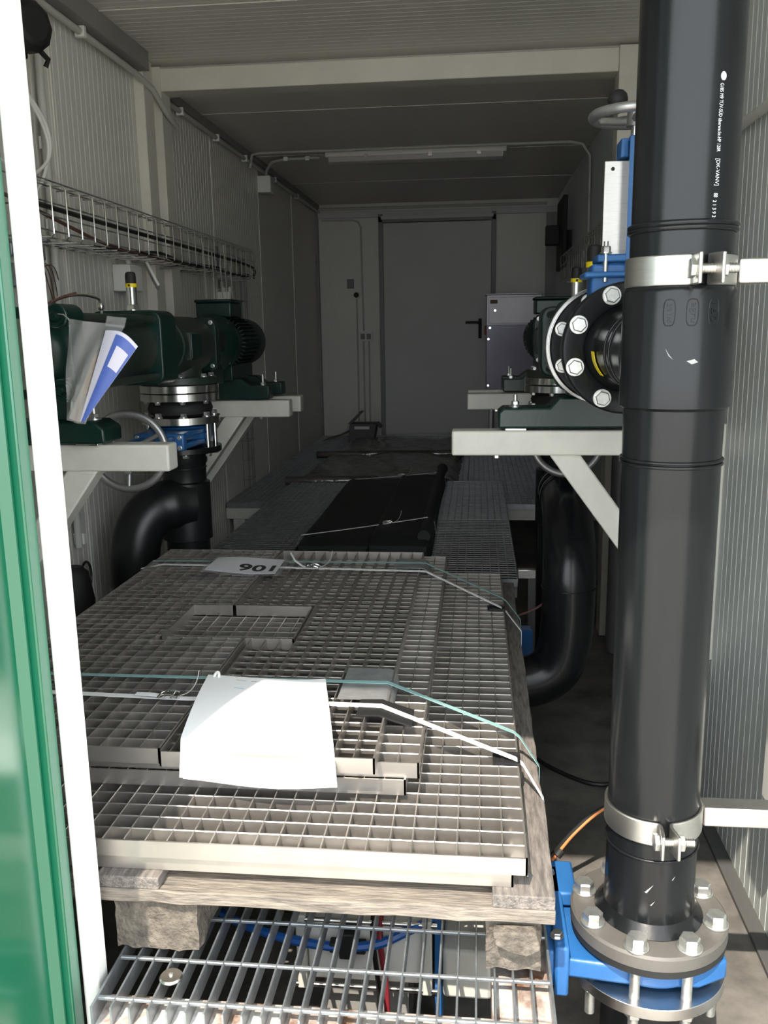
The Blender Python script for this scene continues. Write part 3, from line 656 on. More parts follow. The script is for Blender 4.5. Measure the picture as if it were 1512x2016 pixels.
mb = MB(); mb.cyl((AX, 2.14, AZ), (AX, 2.335, AZ), .098, n=48); obj('neck', mb, 'pe', root)
for k in range(8):
    t = PI/8+k*PI/4+.03; obj('flange_bolt', hexbolt((AX+.120*math.cos(t), 2.3245, AZ+.120*math.sin(t)), (0, -1, 0), .0150, .014), 'zinc', root, .0008)

# ------------------------------------------------------------------ pumps
def rounded(hw, r, n=6, chop=0):
    pts = []
    for cx, cz, a0 in ((hw-r, hw-r, 0), (-hw+r, hw-r, PI/2), (-hw+r, -hw+r, PI), (hw-r, -hw+r, 1.5*PI)):
        for k in range(n+1): pts.append((cx+r*math.cos(a0+PI/2*k/n), cz+r*math.sin(a0+PI/2*k/n)))
    return pts
def pump(ax, y0, az, label, side):
    root = thing('progressive_cavity_pump', label, 'pump', (ax, y0+1.0, -.283))
    def sq(hw, r, ya, yb): mb = MB(); mb.prism([(ax+p[0], az+p[1]) for p in rounded(hw, r)], 'y', y0+ya, y0+yb); return mb
    ro = .150 if side < 0 else .084; mb = MB(); mb.lathe([(.05, 0), (ro, 0), (ro, .030), (ro-.01, .032), (ro-.02, .075)], (ax, y0, az), (0, 1, 0), 64); obj('inlet_flange', mb, 'bright', root, .001, label='polished steel inlet flange')
    mb = sq(.112, .035, .06, .13)
    for sx in (-1, 1):
        for sz in (-1, 1): mb.cyl((ax+sx*.088, y0+.035, az+sz*.088), (ax+sx*.088, y0+.13, az+sz*.088), .030, n=24)
    obj('head_plate', mb, 'green', root, .004)
    for sx in (-1, 1):
        for sz in (-1, 1):
            c = V(ax+sx*.088, y0+.034, az+sz*.088); mb = MB(); mb.ring(.023, .015, c+V(0, -.002, 0), (0, 1, 0), .006, 24); mb.merge(hexbolt(c, (0, -1, 0), .011, .014)); nutm = mb; mb = MB(); mb.cyl(c+V(0, .09, 0), c+V(0, .75, 0), .011, n=14); tr_ = obj('tie_rod', mb, 'greend', root); obj('tie_rod_nut', nutm, 'green', tr_)
    mb = MB(); mb.lathe([(.096, .12), (.096, .70)], (ax, y0, az), (0, 1, 0), 48); obj('stator', mb, 'greend', root)
    mb = sq(.115, .035, .68, .82); mb.lathe([(.115, .69), (.115, .81)], (ax, y0, az), (0, 1, 0), 48); obj('stator_ring', mb, 'green', root, .005)
    mb = MB(); mb.lathe([(.098, .80), (.098, .93), (.103, .935), (.103, 1.28), (.09, 1.33)], (ax, y0, az), (0, 1, 0), 48)
    mb.box(ax-.108, ax+.108, y0+.98, y0+1.10, az-.05, az+.045)
    mb.lathe([(.082, -.135), (.086, 0)], (ax, y0+1.15, az), (0, 0, 1), 40); mb.cyl((ax, y0+1.15, az-.139), (ax, y0+1.15, az-.112), .135, n=56)
    obj('suction_casing', mb, 'greend', root, .003)
    mb = MB(); mb.box(ax+side*.103-.002, ax+side*.112, y0+.985, y0+1.095, az-.045, az+.04) if side > 0 else mb.box(ax-.112, ax-.101, y0+.985, y0+1.095, az-.045, az+.04); obj('inspection_cover', mb, 'green', root, .003)
    mb = MB(); mb.prism([(ax+p[0], az+p[1]) for p in rounded(.100, .04)], 'y', y0+1.31, y0+1.36); obj('coupling_plate', mb, 'green', root, .003)
    mb = MB(); mb.lathe([(.085, 1.35), (.085, 1.45), (.10, 1.53), (.118, 1.56), (.118, 1.585)], (ax, y0, az), (0, 1, 0), 48); mb.box(ax-.05, ax+.05, y0+1.40, y0+1.56, az-.16, az-.08); obj('lantern', mb, 'green', root, .002)
    for sx in (-1, 1): mb = MB(); mb.box(ax+sx*.072-.015, ax+sx*.072+.015, y0+1.40, y0+1.47, az-.03, az+.045); obj('lantern_window', mb, 'rubber', root)
    # motor with fins
    mb = MB(); mb.lathe([(.118, 1.585), (.118, 1.60), (.098, 1.61), (.098, 1.92), (.104, 1.93), (.104, 2.10), (.085, 2.13)], (ax, y0, az), (0, 1, 0), 48)
    for k in range(40):
        t = 2*PI*k/40; c = V(ax+.106*math.cos(t), 0, az+.106*math.sin(t)); rm = Matrix.Translation(V(ax, 0, az)) @ Matrix.Rotation(-t, 4, 'Y')
        mb.box(.094, .114, y0+1.70, y0+1.93, -.0022, .0022, rm)
    mo = obj('motor', mb, mat('motor_green', (.006, .022, .018), .4) if 'motor_green' not in bpy.data.materials else bpy.data.materials['motor_green'], root)
    mb = MB(); mb.box(ax-.075, ax+.075, y0+1.63, y0+1.80, az+.105, az+.165); mb.box(ax-.08, ax+.08, y0+1.625, y0+1.805, az+.165, az+.178); obj('terminal_box', mb, 'green', mo, .006)
    # feet
    yn = y0+.22
    z0, z1, z2 = -.283, -.225, -.195
    inner = side
    xa, xb = (ax-.265, ax+.26) if side < 0 else (ax-.24, ax+.118)
    if side < 0:
        mb = MB(); mb.prism([(xa, z0), (xb, z0), (xb, z1-.012), (xb-.015, z1), (ax+.12, z1), (ax+.095, z2), (ax-.095, z2), (ax-.12, z1), (xa+.015, z1), (xa, z1-.012)], 'y', yn-.03, yn+.09)
        mb.box(ax-.07, ax+.07, yn-.01, yn+.06, z2-.002, az-.09); obj('foot', mb, 'green', root, .006)
    else:
        mb = MB(); mb.prism([(xa, z0), (xb, z0), (xb, z1-.02), (xb-.03, z1), (xa+.03, z1), (xa, z1-.02)], 'y', yn-.03, yn+.09)
        mb.box(ax-.10, ax+.02, yn+.01, yn+.06, z1-.002, az-.09); obj('foot', mb, 'green', root, .006)
    for x in (xa+.05, xb-.05):
        mb = MB(); mb.cyl((x, yn+.03, z1-.002), (x, yn+.03, z1+.004), .019, n=24); mb.cyl((x, yn+.03, z1), (x, yn+.03, z1+.034), .006, n=12); mb.merge(hexbolt((x, yn+.03, z1+.004), (0, 0, 1), .0115, .012, False)); obj('foot_bolt', mb, 'zinc', root)
        mb = MB(); mb.box(x-.03, x+.03, yn-.028, yn+.08, -.289, -.283); obj('shim', mb, 'bright', root, .001)
    for yy in (1.68, 1.93):
        mb = MB(); mb.prism([(ax-.21, z0), (ax+.21, z0), (ax+.21, z1), (ax+.13, z1), (ax+.09, z2), (ax-.09, z2), (ax-.13, z1), (ax-.21, z1)], 'y', y0+yy, y0+yy+.08); obj('foot', mb, 'green', root, .005)
        for x in (ax-.175, ax+.175):
            mb = MB(); mb.cyl((x, y0+yy+.04, z1-.001), (x, y0+yy+.04, z1+.045), .005, n=10); mb.merge(hexbolt((x, y0+yy+.04, z1), (0, 0, 1), .012, .012)); obj('foot_bolt', mb, 'zinc', root)
    mb = MB(); mb.box(ax-.06, ax+.06, y0+1.66, y0+2.0, z2-.01, az-.09); obj('motor_pedestal', mb, 'green', root, .004)
    for k in range(4):
        t = PI/4+k*PI/2; obj('coupling_bolt', hexbolt((ax+.115*math.cos(t), y0+1.31, az+.115*math.sin(t)), (0, -1, 0), .007, .008), 'zinc', root)
        obj('motor_bolt', hexbolt((ax+.110*math.cos(t), y0+1.56, az+.110*math.sin(t)), (0, -1, 0), .006, .007), 'zinc', root)
    for k in range(8):
        t = PI/8+k*PI/4; obj('flange_bolt', hexbolt((ax+.117*math.cos(t), y0+1.15+.117*math.sin(t), az-.112), (0, 0, 1), .0105, .012), 'zinc', root)
    return root
LX, LY0 = -1.09, 2.03
RX, RY0 = .325, 2.36
pump(LX, LY0, -.045, 'dark green pump with motor on brackets along the left wall', 1)
pump(RX, RY0, AZ, 'dark green pump with motor behind the black riser pipe at right', -1)
# sensors
def sensor(x, y, z, s, label):
    r = thing('pressure_sensor', label, 'sensor', (x, y, z))
    mb = MB(); mb.merge(hexbolt((x, y, z), (0, 0, 1), .021*s, .020*s, True)); obj('hex_base', mb, 'bright', r)
    mb = MB(); mb.cyl((x, y, z+.018*s), (x, y, z+.072*s), .0165*s, n=24); mb.cyl((x, y, z+.018*s), (x, y, z+.03*s), .0145*s, n=24); obj('steel_body', mb, 'bright', r)
    mb = MB(); mb.cyl((x, y, z+.072*s), (x, y, z+.084*s), .018*s, n=24); obj('yellow_band', mb, 'yellow', r, label='yellow ring')
    mb = MB(); mb.lathe([(.0165*s, .084*s), (.017*s, .102*s), (.0155*s, .116*s), (.010*s, .120*s)], (x, y, z), (0, 0, 1), 24); obj('cap', mb, 'rubber', r, label='black cap')
    mb = MB(); mb.cyl((x, y-.0182*s, z+.078*s), (x, y-.0175*s, z+.078*s), .004*s, n=12); obj('button', mb, 'ink', r)
sensor(LX, 2.78, .070, 1.0, 'steel pressure sensor with yellow band on top of the left pump')
sensor(RX, 3.08, .068, 1.05, 'smaller-looking steel pressure sensor with yellow band on the far part of the right pump')
sensor(RX, 2.62, .068, 1.3, 'steel pressure sensor with yellow band behind the blue valve bonnet')
# bleed pipe on the left pump
mb = MB(); mb.tube(spline([(LX-.02, 2.22, .045), (LX-.03, 2.30, .085), (LX, 2.38, .105), (LX+.02, 2.46, .10), (LX+.025, 2.48, .085), (LX+.025, 2.48, .05)]), .0035, 8)
mb.lathe([(.004, .065), (.008, .07), (.009, .078), (.006, .085)], (LX+.025, 2.48, 0), (0, 0, 1), 16)
tag(obj('bleed_pipe', mb, 'steel'), 'thin bent steel bleed pipe on top of the left pump', 'pipe')
mb = MB(); mb.tube(spline([(LX-.10, 2.18, -.01), (LX-.05, 2.24, .06), (LX-.02, 2.32, .095), (LX+.0, 2.38, .111)]), .003, 8)
tag(obj('red_brown_cable', mb, 'bcable'), 'red brown cable running onto the bent steel pipe of the left pump', 'cable')

# brackets
def bracket(x_end, y, wall, label, brace=True, size=.072, group=None):
    root = thing('wall_bracket', label, 'bracket', ((x_end+wall)/2, y+size/2, -.363), group)
    z1, z0 = -.2895, -.2895-size
    mb = MB(); mb.box(min(x_end, wall), max(x_end, wall), y, y+size, z0, z1); obj('arm', mb, 'beam', root, .006, seg=3)
    s = 1 if wall > x_end else -1
    if brace:
        xa = x_end+s*.28 if abs(wall-x_end) > .7 else x_end+s*.20
        L = (abs(wall-xa)-.05)*1.36
        p = [(xa, z0+.001), (xa+s*.088, z0+.001), (wall, z0-(abs(wall-xa)-.088)*1.36), (wall, z0-abs(wall-xa)*1.36)]
        mb = MB(); mb.prism(p, 'y', y+.001, y+size-.001); obj('brace', mb, 'beam', root, .005)
    mb = MB(); a, b = sorted((wall, wall-s*.008)); mb.box(a, b, y-.02, y+size+.02, z0-.6, z1+.02); obj('wall_plate', mb, 'beam', root, .002)
    for xx in (.13, .32):
        mb = MB(); mb.merge(hexbolt((x_end+s*xx, y+size/2, z0), (0, 0, -1), .010, .012)); obj('bolt', mb, 'zinc', root)
bracket(-.812, 2.25, XL+.002, 'pale grey wall bracket under the front foot of the left pump')
bracket(-.800, 3.73, XL+.002, 'pale grey wall bracket under the motor of the left pump, nearer of two')
bracket(-.800, 3.98, XL+.002, 'pale grey wall bracket under the motor of the left pump, farthest of two')
bracket(-.073, 2.55, XR-.002, 'pale grey wall bracket with diagonal brace beside the riser pipe')
bracket(-.045, 4.03, XR-.002, 'pale grey far right wall bracket under the motor, nearer of two', False)
bracket(-.045, 4.28, XR-.002, 'pale grey far right wall bracket under the motor, farthest of two', False)

# suction lines under the pumps
def suction(ax, y, az, side, lab_c, lab_v, lab_p, wall_s):
    # az: underside of the pump flange
    r = thing('rubber_compensator', lab_c, 'pipe joint', (ax, y, az-.13))
    mb = MB(); mb.ring(.1425, .06, (ax, y, az-.026), (0, 0, 1), .0255, 56); obj('steel_flange', mb, 'bright', r, .001)
    mb = MB(); mb.ring(.1425, .06, (ax, y, az-.056), (0, 0, 1), .026, 56); obj('steel_flange', mb, 'bright', r, .001)
    mb = MB(); mb.lathe([(.095, az-.054), (.112, az-.068), (.118, az-.085), (.112, az-.105), (.092, az-.115)], (ax, y, 0), (0, 0, 1), 48); obj('rubber_bellows', mb, 'rubber', r)
    mb = MB(); mb.ring(.1425, .06, (ax, y, az-.140), (0, 0, 1), .026, 56); obj('steel_flange', mb, 'bright', r, .001)
    for k in range(8):
        t = PI/8+k*PI/4; c = V(ax+.120*math.cos(t), y+.120*math.sin(t), 0)
        obj('bolt', hexbolt(c+V(0, 0, az-.057), (0, 0, -1), .010, .011), 'zinc', r); obj('bolt', hexbolt(c+V(0, 0, az-.1135), (0, 0, 1), .0125, .016), 'zinc', r)
    vz = az-.185
    v = thing('gate_valve', lab_v, 'valve', (ax, y, vz-.06))
    mb = MB(); mb.lathe([(.07, vz-.035), (.105, vz-.03), (.105, vz+.035), (.07, vz+.042)], (ax, y, 0), (0, 0, 1), 48)
    mb.prism([(ax-.085, y-.22), (ax+.085, y-.22), (ax+.10, y-.05), (ax+.07, y+.06), (ax-.07, y+.06), (ax-.10, y-.05)], 'z', vz-.028, vz-.008); mb.prism([(ax-.085, y-.22), (ax+.085, y-.22), (ax+.10, y-.05), (ax-.10, y-.05)], 'z', vz+.010, vz+.03)
    obj('body', mb, 'blue', v, .006)
    mb = MB(); mb.box(ax-.09, ax+.09, y-.25, y-.215, vz-.030, vz+.030); obj('gland', mb, 'blue', v, .006)
    for sx in (-1, 1):
        mb = MB(); mb.box(ax+sx*.055-.004, ax+sx*.055+.004, y-.43, y-.24, vz-.022, vz+.022); obj('yoke_plate', mb, 'blue', v, .001)
        for zz in (-1, 1): obj('gland_bolt', hexbolt((ax+sx*.075, y-.252, vz+zz*.018), (0, -1, 0), .007, .008), 'zinc', v)
    mb = MB(); mb.box(ax-.06, ax+.06, y-.44, y-.42, vz-.022, vz+.022); obj('yoke_top', mb, 'blue', v, .002)
    mb = MB(); mb.box(ax-.055, ax+.055, y-.40, y-.05, vz-.003, vz+.003); obj('gate_blade', mb, 'steel', v)
    mb = MB(); mb.cyl((ax, y-.52, vz), (ax, y-.40, vz), .010, n=14); obj('stem', mb, 'steel', v)
    handwheel(v, (ax-.02, y-.47, vz), (.10, -1, .05), .120, .25)
    for k in range(8):
        t = PI/8+k*PI/4; mb = MB(); mb.cyl((ax+.120*math.cos(t), y+.120*math.sin(t), vz-.06), (ax+.120*math.cos(t), y+.120*math.sin(t), vz+.05), .0085, n=12)
        if math.sin(t) > -.5: obj('stud', mb, 'bright', v)
    pz = az-.225-.022
    p = thing('suction_pipe', lab_p, 'pipe', (ax, y, pz-.5))
    mb = MB(); mb.ring(.1425, .06, (ax, y, pz), (0, 0, 1), .022, 56); obj('loose_flange', mb, 'pe', p, .002)
    for k in range(8):
        t = PI/8+k*PI/4; obj('bolt', hexbolt((ax+.120*math.cos(t), y+.120*math.sin(t), pz), (0, 0, -1), .0125, .013), 'zinc', p)
    mb = MB(); mb.lathe([(.088, pz+.01), (.086, pz-.04), (.080, pz-.05), (.080, pz-.11), (.092, pz-.115), (.092, pz-.33), (.080, pz-.335), (.080, ZF)], (ax, y, 0), (0, 0, 1), 48); obj('tee', mb, 'ped', p)
    mb = MB(); mb.torus((ax, y, pz-.06), (0, 0, 1), .081, .003); obj('fusion_bead', mb, 'ped', p)
    if side < 0:   # left: elbow forward and down
        path = bez((ax+.02, y-.02, pz-.19), (ax-.08, y-.10, pz-.185), (ax-.145, y-.16, pz-.20), (ax-.150, y-.165, pz-.40), 16)+[V(ax-.150, y-.165, pz-.7), V(ax-.150, y-.165, ZF)]
        rr = [.090]*3+[.094]*2+[.088]*12+[.084]*2
        mb = MB(); mb.tube(path, rr[:len(path)], 36); obj('elbow', mb, 'ped', p)
    else:
        path = bez((ax, y-.05, pz-.17), (ax-.01, y-.35, pz-.17), (ax-.03, y-.76, pz-.16), (ax-.033, y-.77, pz-.36), 18)+bez((ax-.033, y-.77, pz-.38), (ax-.033, y-.77, pz-.62), (ax-.05, y-.78, pz-.67), (ax-.18, y-.79, pz-.69), 14)
        mb = MB(); mb.tube(path, .083, 40); obj('elbow', mb, 'pe', p)
        mb = MB(); mb.torus((ax-.033, y-.77, pz-.37), (0, 0, 1), .0845, .002); obj('fusion_bead', mb, 'pe', p)
        mb = MB(); mb.torus((ax-.012, y-.30, pz-.168), (0, 1, .0), .085, .004); obj('fusion_bead', mb, 'pe', p)
        mb = MB(); mb.torus((ax-.008, y-.2, pz-.168), (0, 1, .0), .087, .006); obj('fusion_bead', mb, 'pe', p)
suction(LX, LY0+1.15, -.045-.140, -1, 'black rubber pipe joint with steel flanges under the left pump', 'blue gate valve with grey handwheel under the left pump', 'black pipe with elbow descending below the left blue valve', XL)
suction(RX, RY0+1.15, AZ-.140, 1, 'black rubber pipe joint with steel flanges under the right pump', 'blue gate valve with grey handwheel under the right pump', 'black pipe whose big elbow descends behind the diagonal brace', XR)

# small equipment behind the pallet on the right
mb = MB(); mb.box(.02, .20, 3.02, 3.10, -1.13, -1.06); mb.box(.02, .20, 3.0, 3.02, -1.15, -1.045); mb.cyl((.11, 3.05, -1.06), (.11, 3.05, -.98), .02, n=16); mb.box(.08, .14, 3.03, 3.08, ZF, -1.13)
tag(obj('actuator', mb, 'blue', None, .004), 'small blue actuator beside the foot of the big black elbow', 'actuator')
mb = MB(); mb.box(.16, .23, 3.34, 3.37, -.955, -.918)
root = thing('strut', 'short bright steel strut behind the black elbow', 'strut', (.19, 3.35, ZF)); obj('arm', mb, 'brushed', root, .003)
mb = MB(); mb.box(.20, .23, 3.345, 3.365, ZF, -.955); obj('post', mb, 'darktrim', root, .002)
mb = MB(); mb.tube(spline([(.14, 2.9, -1.42), (.25, 2.72, -1.42), (.40, 2.62, -1.42), (.55, 2.75, -1.42), (.62, 2.95, -1.42), (.63, 3.3, -1.3)]), .007, 8)
tag(obj('black_hose', mb, 'cable'), 'black hose lying in an arc on the floor behind the riser', 'hose')
mb = MB(); mb.tube(spline([(.05, 3.05, -1.0), (.12, 2.95, -.98), (.22, 2.93, -.93), (.30, 3.0, -.86)]), .004, 8)
tag(obj('thin_cable', mb, 'bcable'), 'thin brown cable beside the blue actuator', 'cable')
for dx, mname, nm, lab in ((0, 'cable', 'black_cable', 'black cable of the tied pair on the floor left of the riser'), (.010, 'orange', 'orange_cable', 'orange cable tied to the black one left of the riser')):
    mb = MB(); mb.tube(spline([(.06+dx, 2.0, -1.415), (.135+dx, 2.02, -1.37), (.19+dx, 2.04, -1.31), (.25+dx*.7, 2.06, -1.245), (.33+dx*.5, 2.10, -1.20), (.45, 2.14, -1.19+dx), (.62, 2.15, -1.25+dx)]), .0048, 8)
    tag(obj(nm, mb, mname), lab, 'cable')
mb = MB(); mb.cyl((.206, 2.035, -1.303), (.218, 2.043, -1.291), .011, n=12); tag(obj('cable_tie', mb, 'rubber'), 'black tie around the orange and black cables', 'cable tie')

# ------------------------------------------------------------------ wire cable trays
def tray(xo, xw, z0, z1, ya, yb, n, label, gauge=.0026):
    r = thing('cable_tray', label, 'cable tray', (xo, (ya+yb)/2, z0))
    s = 1 if xo > xw else -1
    for i in range(n):
        y = ya+(yb-ya)*i/(n-1)
        mb = MB(); mb.tube([(xw+s*.004, y, z0), (xo-s*.008, y, z0), (xo, y, z0+.008), (xo, y, z1-.01), (xo-s*.010, y, z1), (xo-s*.075, y, z1+.002)], gauge, 6); obj('cross_wire', mb, 'bright', r)
    for x, z in ((xw+s*.01, z0), (xw+s*.06, z0), (xo-s*.04, z0), (xo, z0+.012), (xo, z0+.055), (xo, (z0+z1)/2+.015), (xo-s*.012, z1+.003), (xo-s*.07, z1+.006)):
        mb = MB(); mb.tube([(x-s*.004, ya-.05, z+.004), (x-s*.004, yb+.03, z+.004)], .0028, 6); obj('long_wire', mb, 'galvd', r)
    for y in (ya+.12, (ya+yb)/2+.1, yb-.15):
        mb = MB(); a, b = sorted((xw-s*.002, xw+s*.006)); mb.box(a, b, y-.02, y+.02, z0-.05, z1+.02)
        a, b = sorted((xw, xo-s*.03)); mb.box(a, b, y-.012, y+.012, z0-.012, z0-.006); obj('wall_hanger', mb, 'galv', r)
    return r
tray(-1.27, XL+.0045, .290, .447, 2.56, 5.12, 27, 'wire mesh cable tray along the left wall above the pump')
tray(.555, XR-.0025, .30, .47, 3.2, 6.3, 30, 'wire mesh cable tray along the right wall behind the blue valve')
mb = MB(); mb.tube(spline([(-1.275, 2.45, .375), (-1.283, 3.2, .372), (-1.283, 4.2, .37), (-1.285, 5.1, .36), (-1.28, 5.14, .30)]), .008, 8); tag(obj('black_cable', mb, 'cable'), 'thick black cable along the middle of the left cable tray', 'cable')
mb = MB(); mb.tube(spline([(-1.33, 2.4, .40), (-1.32, 2.6, .375), (-1.30, 2.85, .335), (-1.31, 3.15, .31), (-1.33, 3.6, .304), (-1.36, 4.4, .304), (-1.36, 5.0, .305)]), .006, 8); tag(obj('brown_cable', mb, 'bcable'), 'brown cable drooping onto the bottom of the left cable tray', 'cable')
mb = MB(); mb.tube(spline([(-1.38, 3.2, .305), (-1.35, 3.5, .31), (-1.33, 3.75, .325), (-1.34, 4.1, .308), (-1.32, 4.5, .318), (-1.33, 4.9, .306), (-1.30, 5.08, .312)]), .010, 8); tag(obj('black_cable', mb, 'cable'), 'thick black cable snaking in the bottom of the left cable tray', 'cable')
mb = MB()
for i in range(12):
    z = -.9+.12*i
    mb.tube([(XL+.006, 5.30, z), (XL+.055, 5.30, z), (XL+.055, 5.42, z), (XL+.006, 5.42, z)], .002, 6)
for x, y in ((XL+.05, 5.30), (XL+.055, 5.36), (XL+.05, 5.42), (XL+.012, 5.30), (XL+.012, 5.42)): mb.tube([(x, y, -.955), (x, y, .42)], .002, 6)
mb.box(XL+.002, XL+.012, 5.33, 5.39, -.5, -.45); mb.box(XL+.002, XL+.012, 5.33, 5.39, .1, .15)
tag(obj('cable_tray', mb, 'galv'), 'vertical wire mesh cable tray down the left wall behind the motor', 'cable tray')
mb = MB()
for x, y, t in ((LX-.05, 3.74, .37), (LX-.02, 3.76, .33), (LX+.02, 3.74, .30), (LX+.03, 3.77, .36), (LX+.06, 3.75, .27)): mb.tube([(x, y, .14), (x-.01, y+.02, t)], .003, 6)
tag(obj('rod_bundle', mb, 'bright'), 'thin bright rods standing on the left motor terminal box', 'rods')

# ------------------------------------------------------------------ conduits, boxes, lamp
def conduit(label, pts, r=.010, mname='gcable', clips=(), cn=(0, 0, 1)):
    t = thing('conduit', label, 'conduit', pts[0]); mb = MB(); mb.tube(pts, r, 10); obj('tube', mb, mname, t)
    if clips:
        for c in clips: mb = MB(); mb.box(c[0]-r*1.5, c[0]+r*1.5, c[1]-.01, c[1]+.01, c[2]-r*1.5, c[2]+r*1.5); obj('clip', mb, 'white', t, .002)
conduit('grey conduit along the left ceiling edge of the front bay', [(XL+.035, 1.4, 1.055), (XL+.035, 3.8, 1.055), (XL+.06, 3.95, 1.02), (XL+.085, 4.02, .95), (XL+.075, 4.2, .92)], .0125, clips=[(XL+.035, y, 1.055) for y in (2.2, 3.3)])
conduit('grey conduit along the left ceiling edge of the rear bay', [(XL+.028, 4.18, 1.035), (XL+.028, YB-.03, 1.035)], .012, clips=[(XL+.028, y, 1.035) for y in (4.4, 5.0, 5.6, 6.4, 7.2)])
conduit('grey conduit across the rear ceiling above the lamp', [(XL+.03, 5.72, 1.00), (XL+.045, 5.72, 1.075), (XL+.09, 5.72, 1.086), (.55, 5.72, 1.086), (.62, 5.72, 1.07), (.665, 5.72, 1.0), (.67, 5.72, .2)], .009)
conduit('grey conduit from the junction box to the lamp', [(XL+.06, 6.03, 1.0), (XL+.075, 5.98, 1.03), (XL+.13, 5.90, 1.06), (XL+.22, 5.86, 1.07), (-1.0, 5.85, 1.07)], .009, clips=[(x, 5.855, 1.07) for x in (-1.22, -1.08)])
conduit('grey conduit across the top of the back wall', [(XL+.03, YB-.045, 1.055), (XR-.1, YB-.045, 1.055)], .012)
conduit('grey vertical conduit on the left wall near the jamb', [(XL+.03, 2.97, 1.0), (XL+.03, 2.965, .42), (XL+.03, 2.96, -.02), (XL+.03, 2.955, -.75)], .0135, clips=[(XL+.03, 2.968, z) for z in (.62, .36, -.1, -.72)])
conduit('grey conduit curving down the back wall to the switch', [(XL+.05, YB-.02, .96), (-1.12, YB-.02, .96), (-1.07, YB-.02, .945), (-1.045, YB-.02, .90), (-1.035, YB-.02, -.01)], .008)
for x, lab in ((-1.095, 'leftmost thin conduit running up the back wall from the boxes'), (-1.04, 'middle thin conduit below the switch on the back wall'), (-.99, 'thin conduit below the switch nearest the door')):
    z1 = .28 if x < -1.08 else -.10
    conduit(lab, [(x, YB-.015, -.9), (x, YB-.015, z1)], .0075)
conduit('pale conduit along the right wall at shoulder height', [(XR-.02, 1.3, .50), (XR-.02, 4.0, .50)], .0125)
conduit('grey vertical conduit on the right wall behind the brace, nearer one', [(XR-.02, 3.35, -1.42), (XR-.02, 3.35, -.25)], .012)
conduit('grey vertical conduit on the right wall behind the brace, far one widened and darkened for shade over the post', [(XR-.085, 3.82, -1.42), (XR-.085, 3.82, -.25)], .034, 'darktrim')  # extra width and dark colour stand in for shade on the post behind
def jbox(name, label, x0, x1, y0, y1, z0, z1, mname='white', cat='junction box', glands=()):
    r = thing(name, label, cat, ((x0+x1)/2, (y0+y1)/2, z0)); mb = MB(); mb.box(x0, x1, y0, y1, z0, z1); obj('housing', mb, mname, r, .004)
    if cat != 'switch':
        mb = MB(); mb.box(x0-.001, x1+.001, y0-.001, y1+.001, z1-.012, z1-.009) if False else mb.box(x1-.002, x1+.003, y0+.004, y1-.004, z0+.004, z1-.004); obj('lid', mb, mname, r, .002)
    for gx, gy in glands:
        mb = MB(); mb.cyl((gx, gy, z1-.001), (gx, gy, z1+.012), .009, n=12); mb.lathe([(.011, .010), (.011, .02), (.007, .028)], (gx, gy, z1), (0, 0, 1), 8); obj('gland', mb, mname, r)
    return r
jbox('junction_box', 'white junction box high on the left wall below the lamp conduit', XL+.004, XL+.09, 6.0, 6.10, .895, 1.0)
jbox('junction_box', 'white junction box on the left wall above the pressure sensor', XL+.004, XL+.075, 3.50, 3.63, .165, .27, glands=[(XL+.05, 3.56)])
r = thing('box_lid', 'white loose box lid hanging tilted beside the junction box above the pump', 'lid', (XL+.10, 3.74, .12))
mb = MB(); mb.box(-.040, .040, -.006, .006, -.055, .055, Matrix.Translation(V(XL+.095, 3.70, .235)) @ Matrix.Rotation(-.45, 4, 'Y') @ Matrix.Rotation(-1.15, 4, 'Z')); obj('plate', mb, 'white', r, .003)
jbox('junction_box', 'small white junction box on the left wall beside the motor terminal box', XL+.004, XL+.075, 4.95, 5.05, .11, .22, glands=[(XL+.03, 4.98), (XL+.055, 5.02)])
r = thing('wall_socket', 'white wall socket next to the small junction box by the motor', 'socket', (XL+.03, 5.14, .02))
mb = MB(); mb.box(XL+.004, XL+.045, 5.10, 5.18, .12, .21); obj('housing', mb, 'white', r, .004); mb = MB(); mb.cyl((XL+.044, 5.14, .165), (XL+.048, 5.14, .165), .025, n=20); obj('face', mb, 'socket', r)
conduit('thin grey cable from the tray to the small junction box', [(XL+.03, 4.98, .295), (XL+.03, 4.98, .248)], .003)
jbox('wall_switch', 'small grey box on the back wall left of the door', -1.18, -1.12, YB-.03, YB-.001, .37, .45, 'socket', 'switch')
r = thing('round_socket', 'round grey socket at the top of the leftmost back wall conduit', 'socket', (-1.095, YB-.04, .28)); mb = MB(); mb.cyl((-1.095, YB-.045, .31), (-1.095, YB-.001, .31), .034, n=24); obj('housing', mb, 'white', r, .003); mb = MB(); mb.cyl((-1.095, YB-.047, .31), (-1.095, YB-.044, .31), .024, n=24); obj('face', mb, 'rubber', r)
r = thing('light_switch', 'white double light switch on the back wall beside the door', 'switch', (-1.02, YB-.03, -.10)); mb = MB(); mb.box(-1.075, -.955, YB-.03, YB-.001, -.10, -.02); obj('housing', mb, 'white', r, .004)
for x in (-1.045, -.99): mb = MB(); mb.box(x-.02, x+.02, YB-.034, YB-.029, -.085, -.035); obj('rocker', mb, 'socket', r, .002)
# lamp
r = thing('fluorescent_lamp', 'long unlit fluorescent lamp under the rear ceiling', 'lamp', (-.37, 5.86, 1.02))
mb = MB(); mb.box(-.96, .17, 5.80, 5.92, 1.062, 1.0985); obj('housing', mb, 'white', r, .006)
mb = MB(); mb.prism([(5.802, 1.064), (5.812, 1.035), (5.84, 1.022), (5.88, 1.022), (5.908, 1.035), (5.918, 1.064)], 'x', -.94, .15); obj('diffuser', mb, 'tube', r, .004)
for x in (-.7, -.3, .0): mb = MB(); mb.box(x-.012, x+.012, 5.797, 5.803, 1.05, 1.075); obj('clip', mb, 'steel', r)
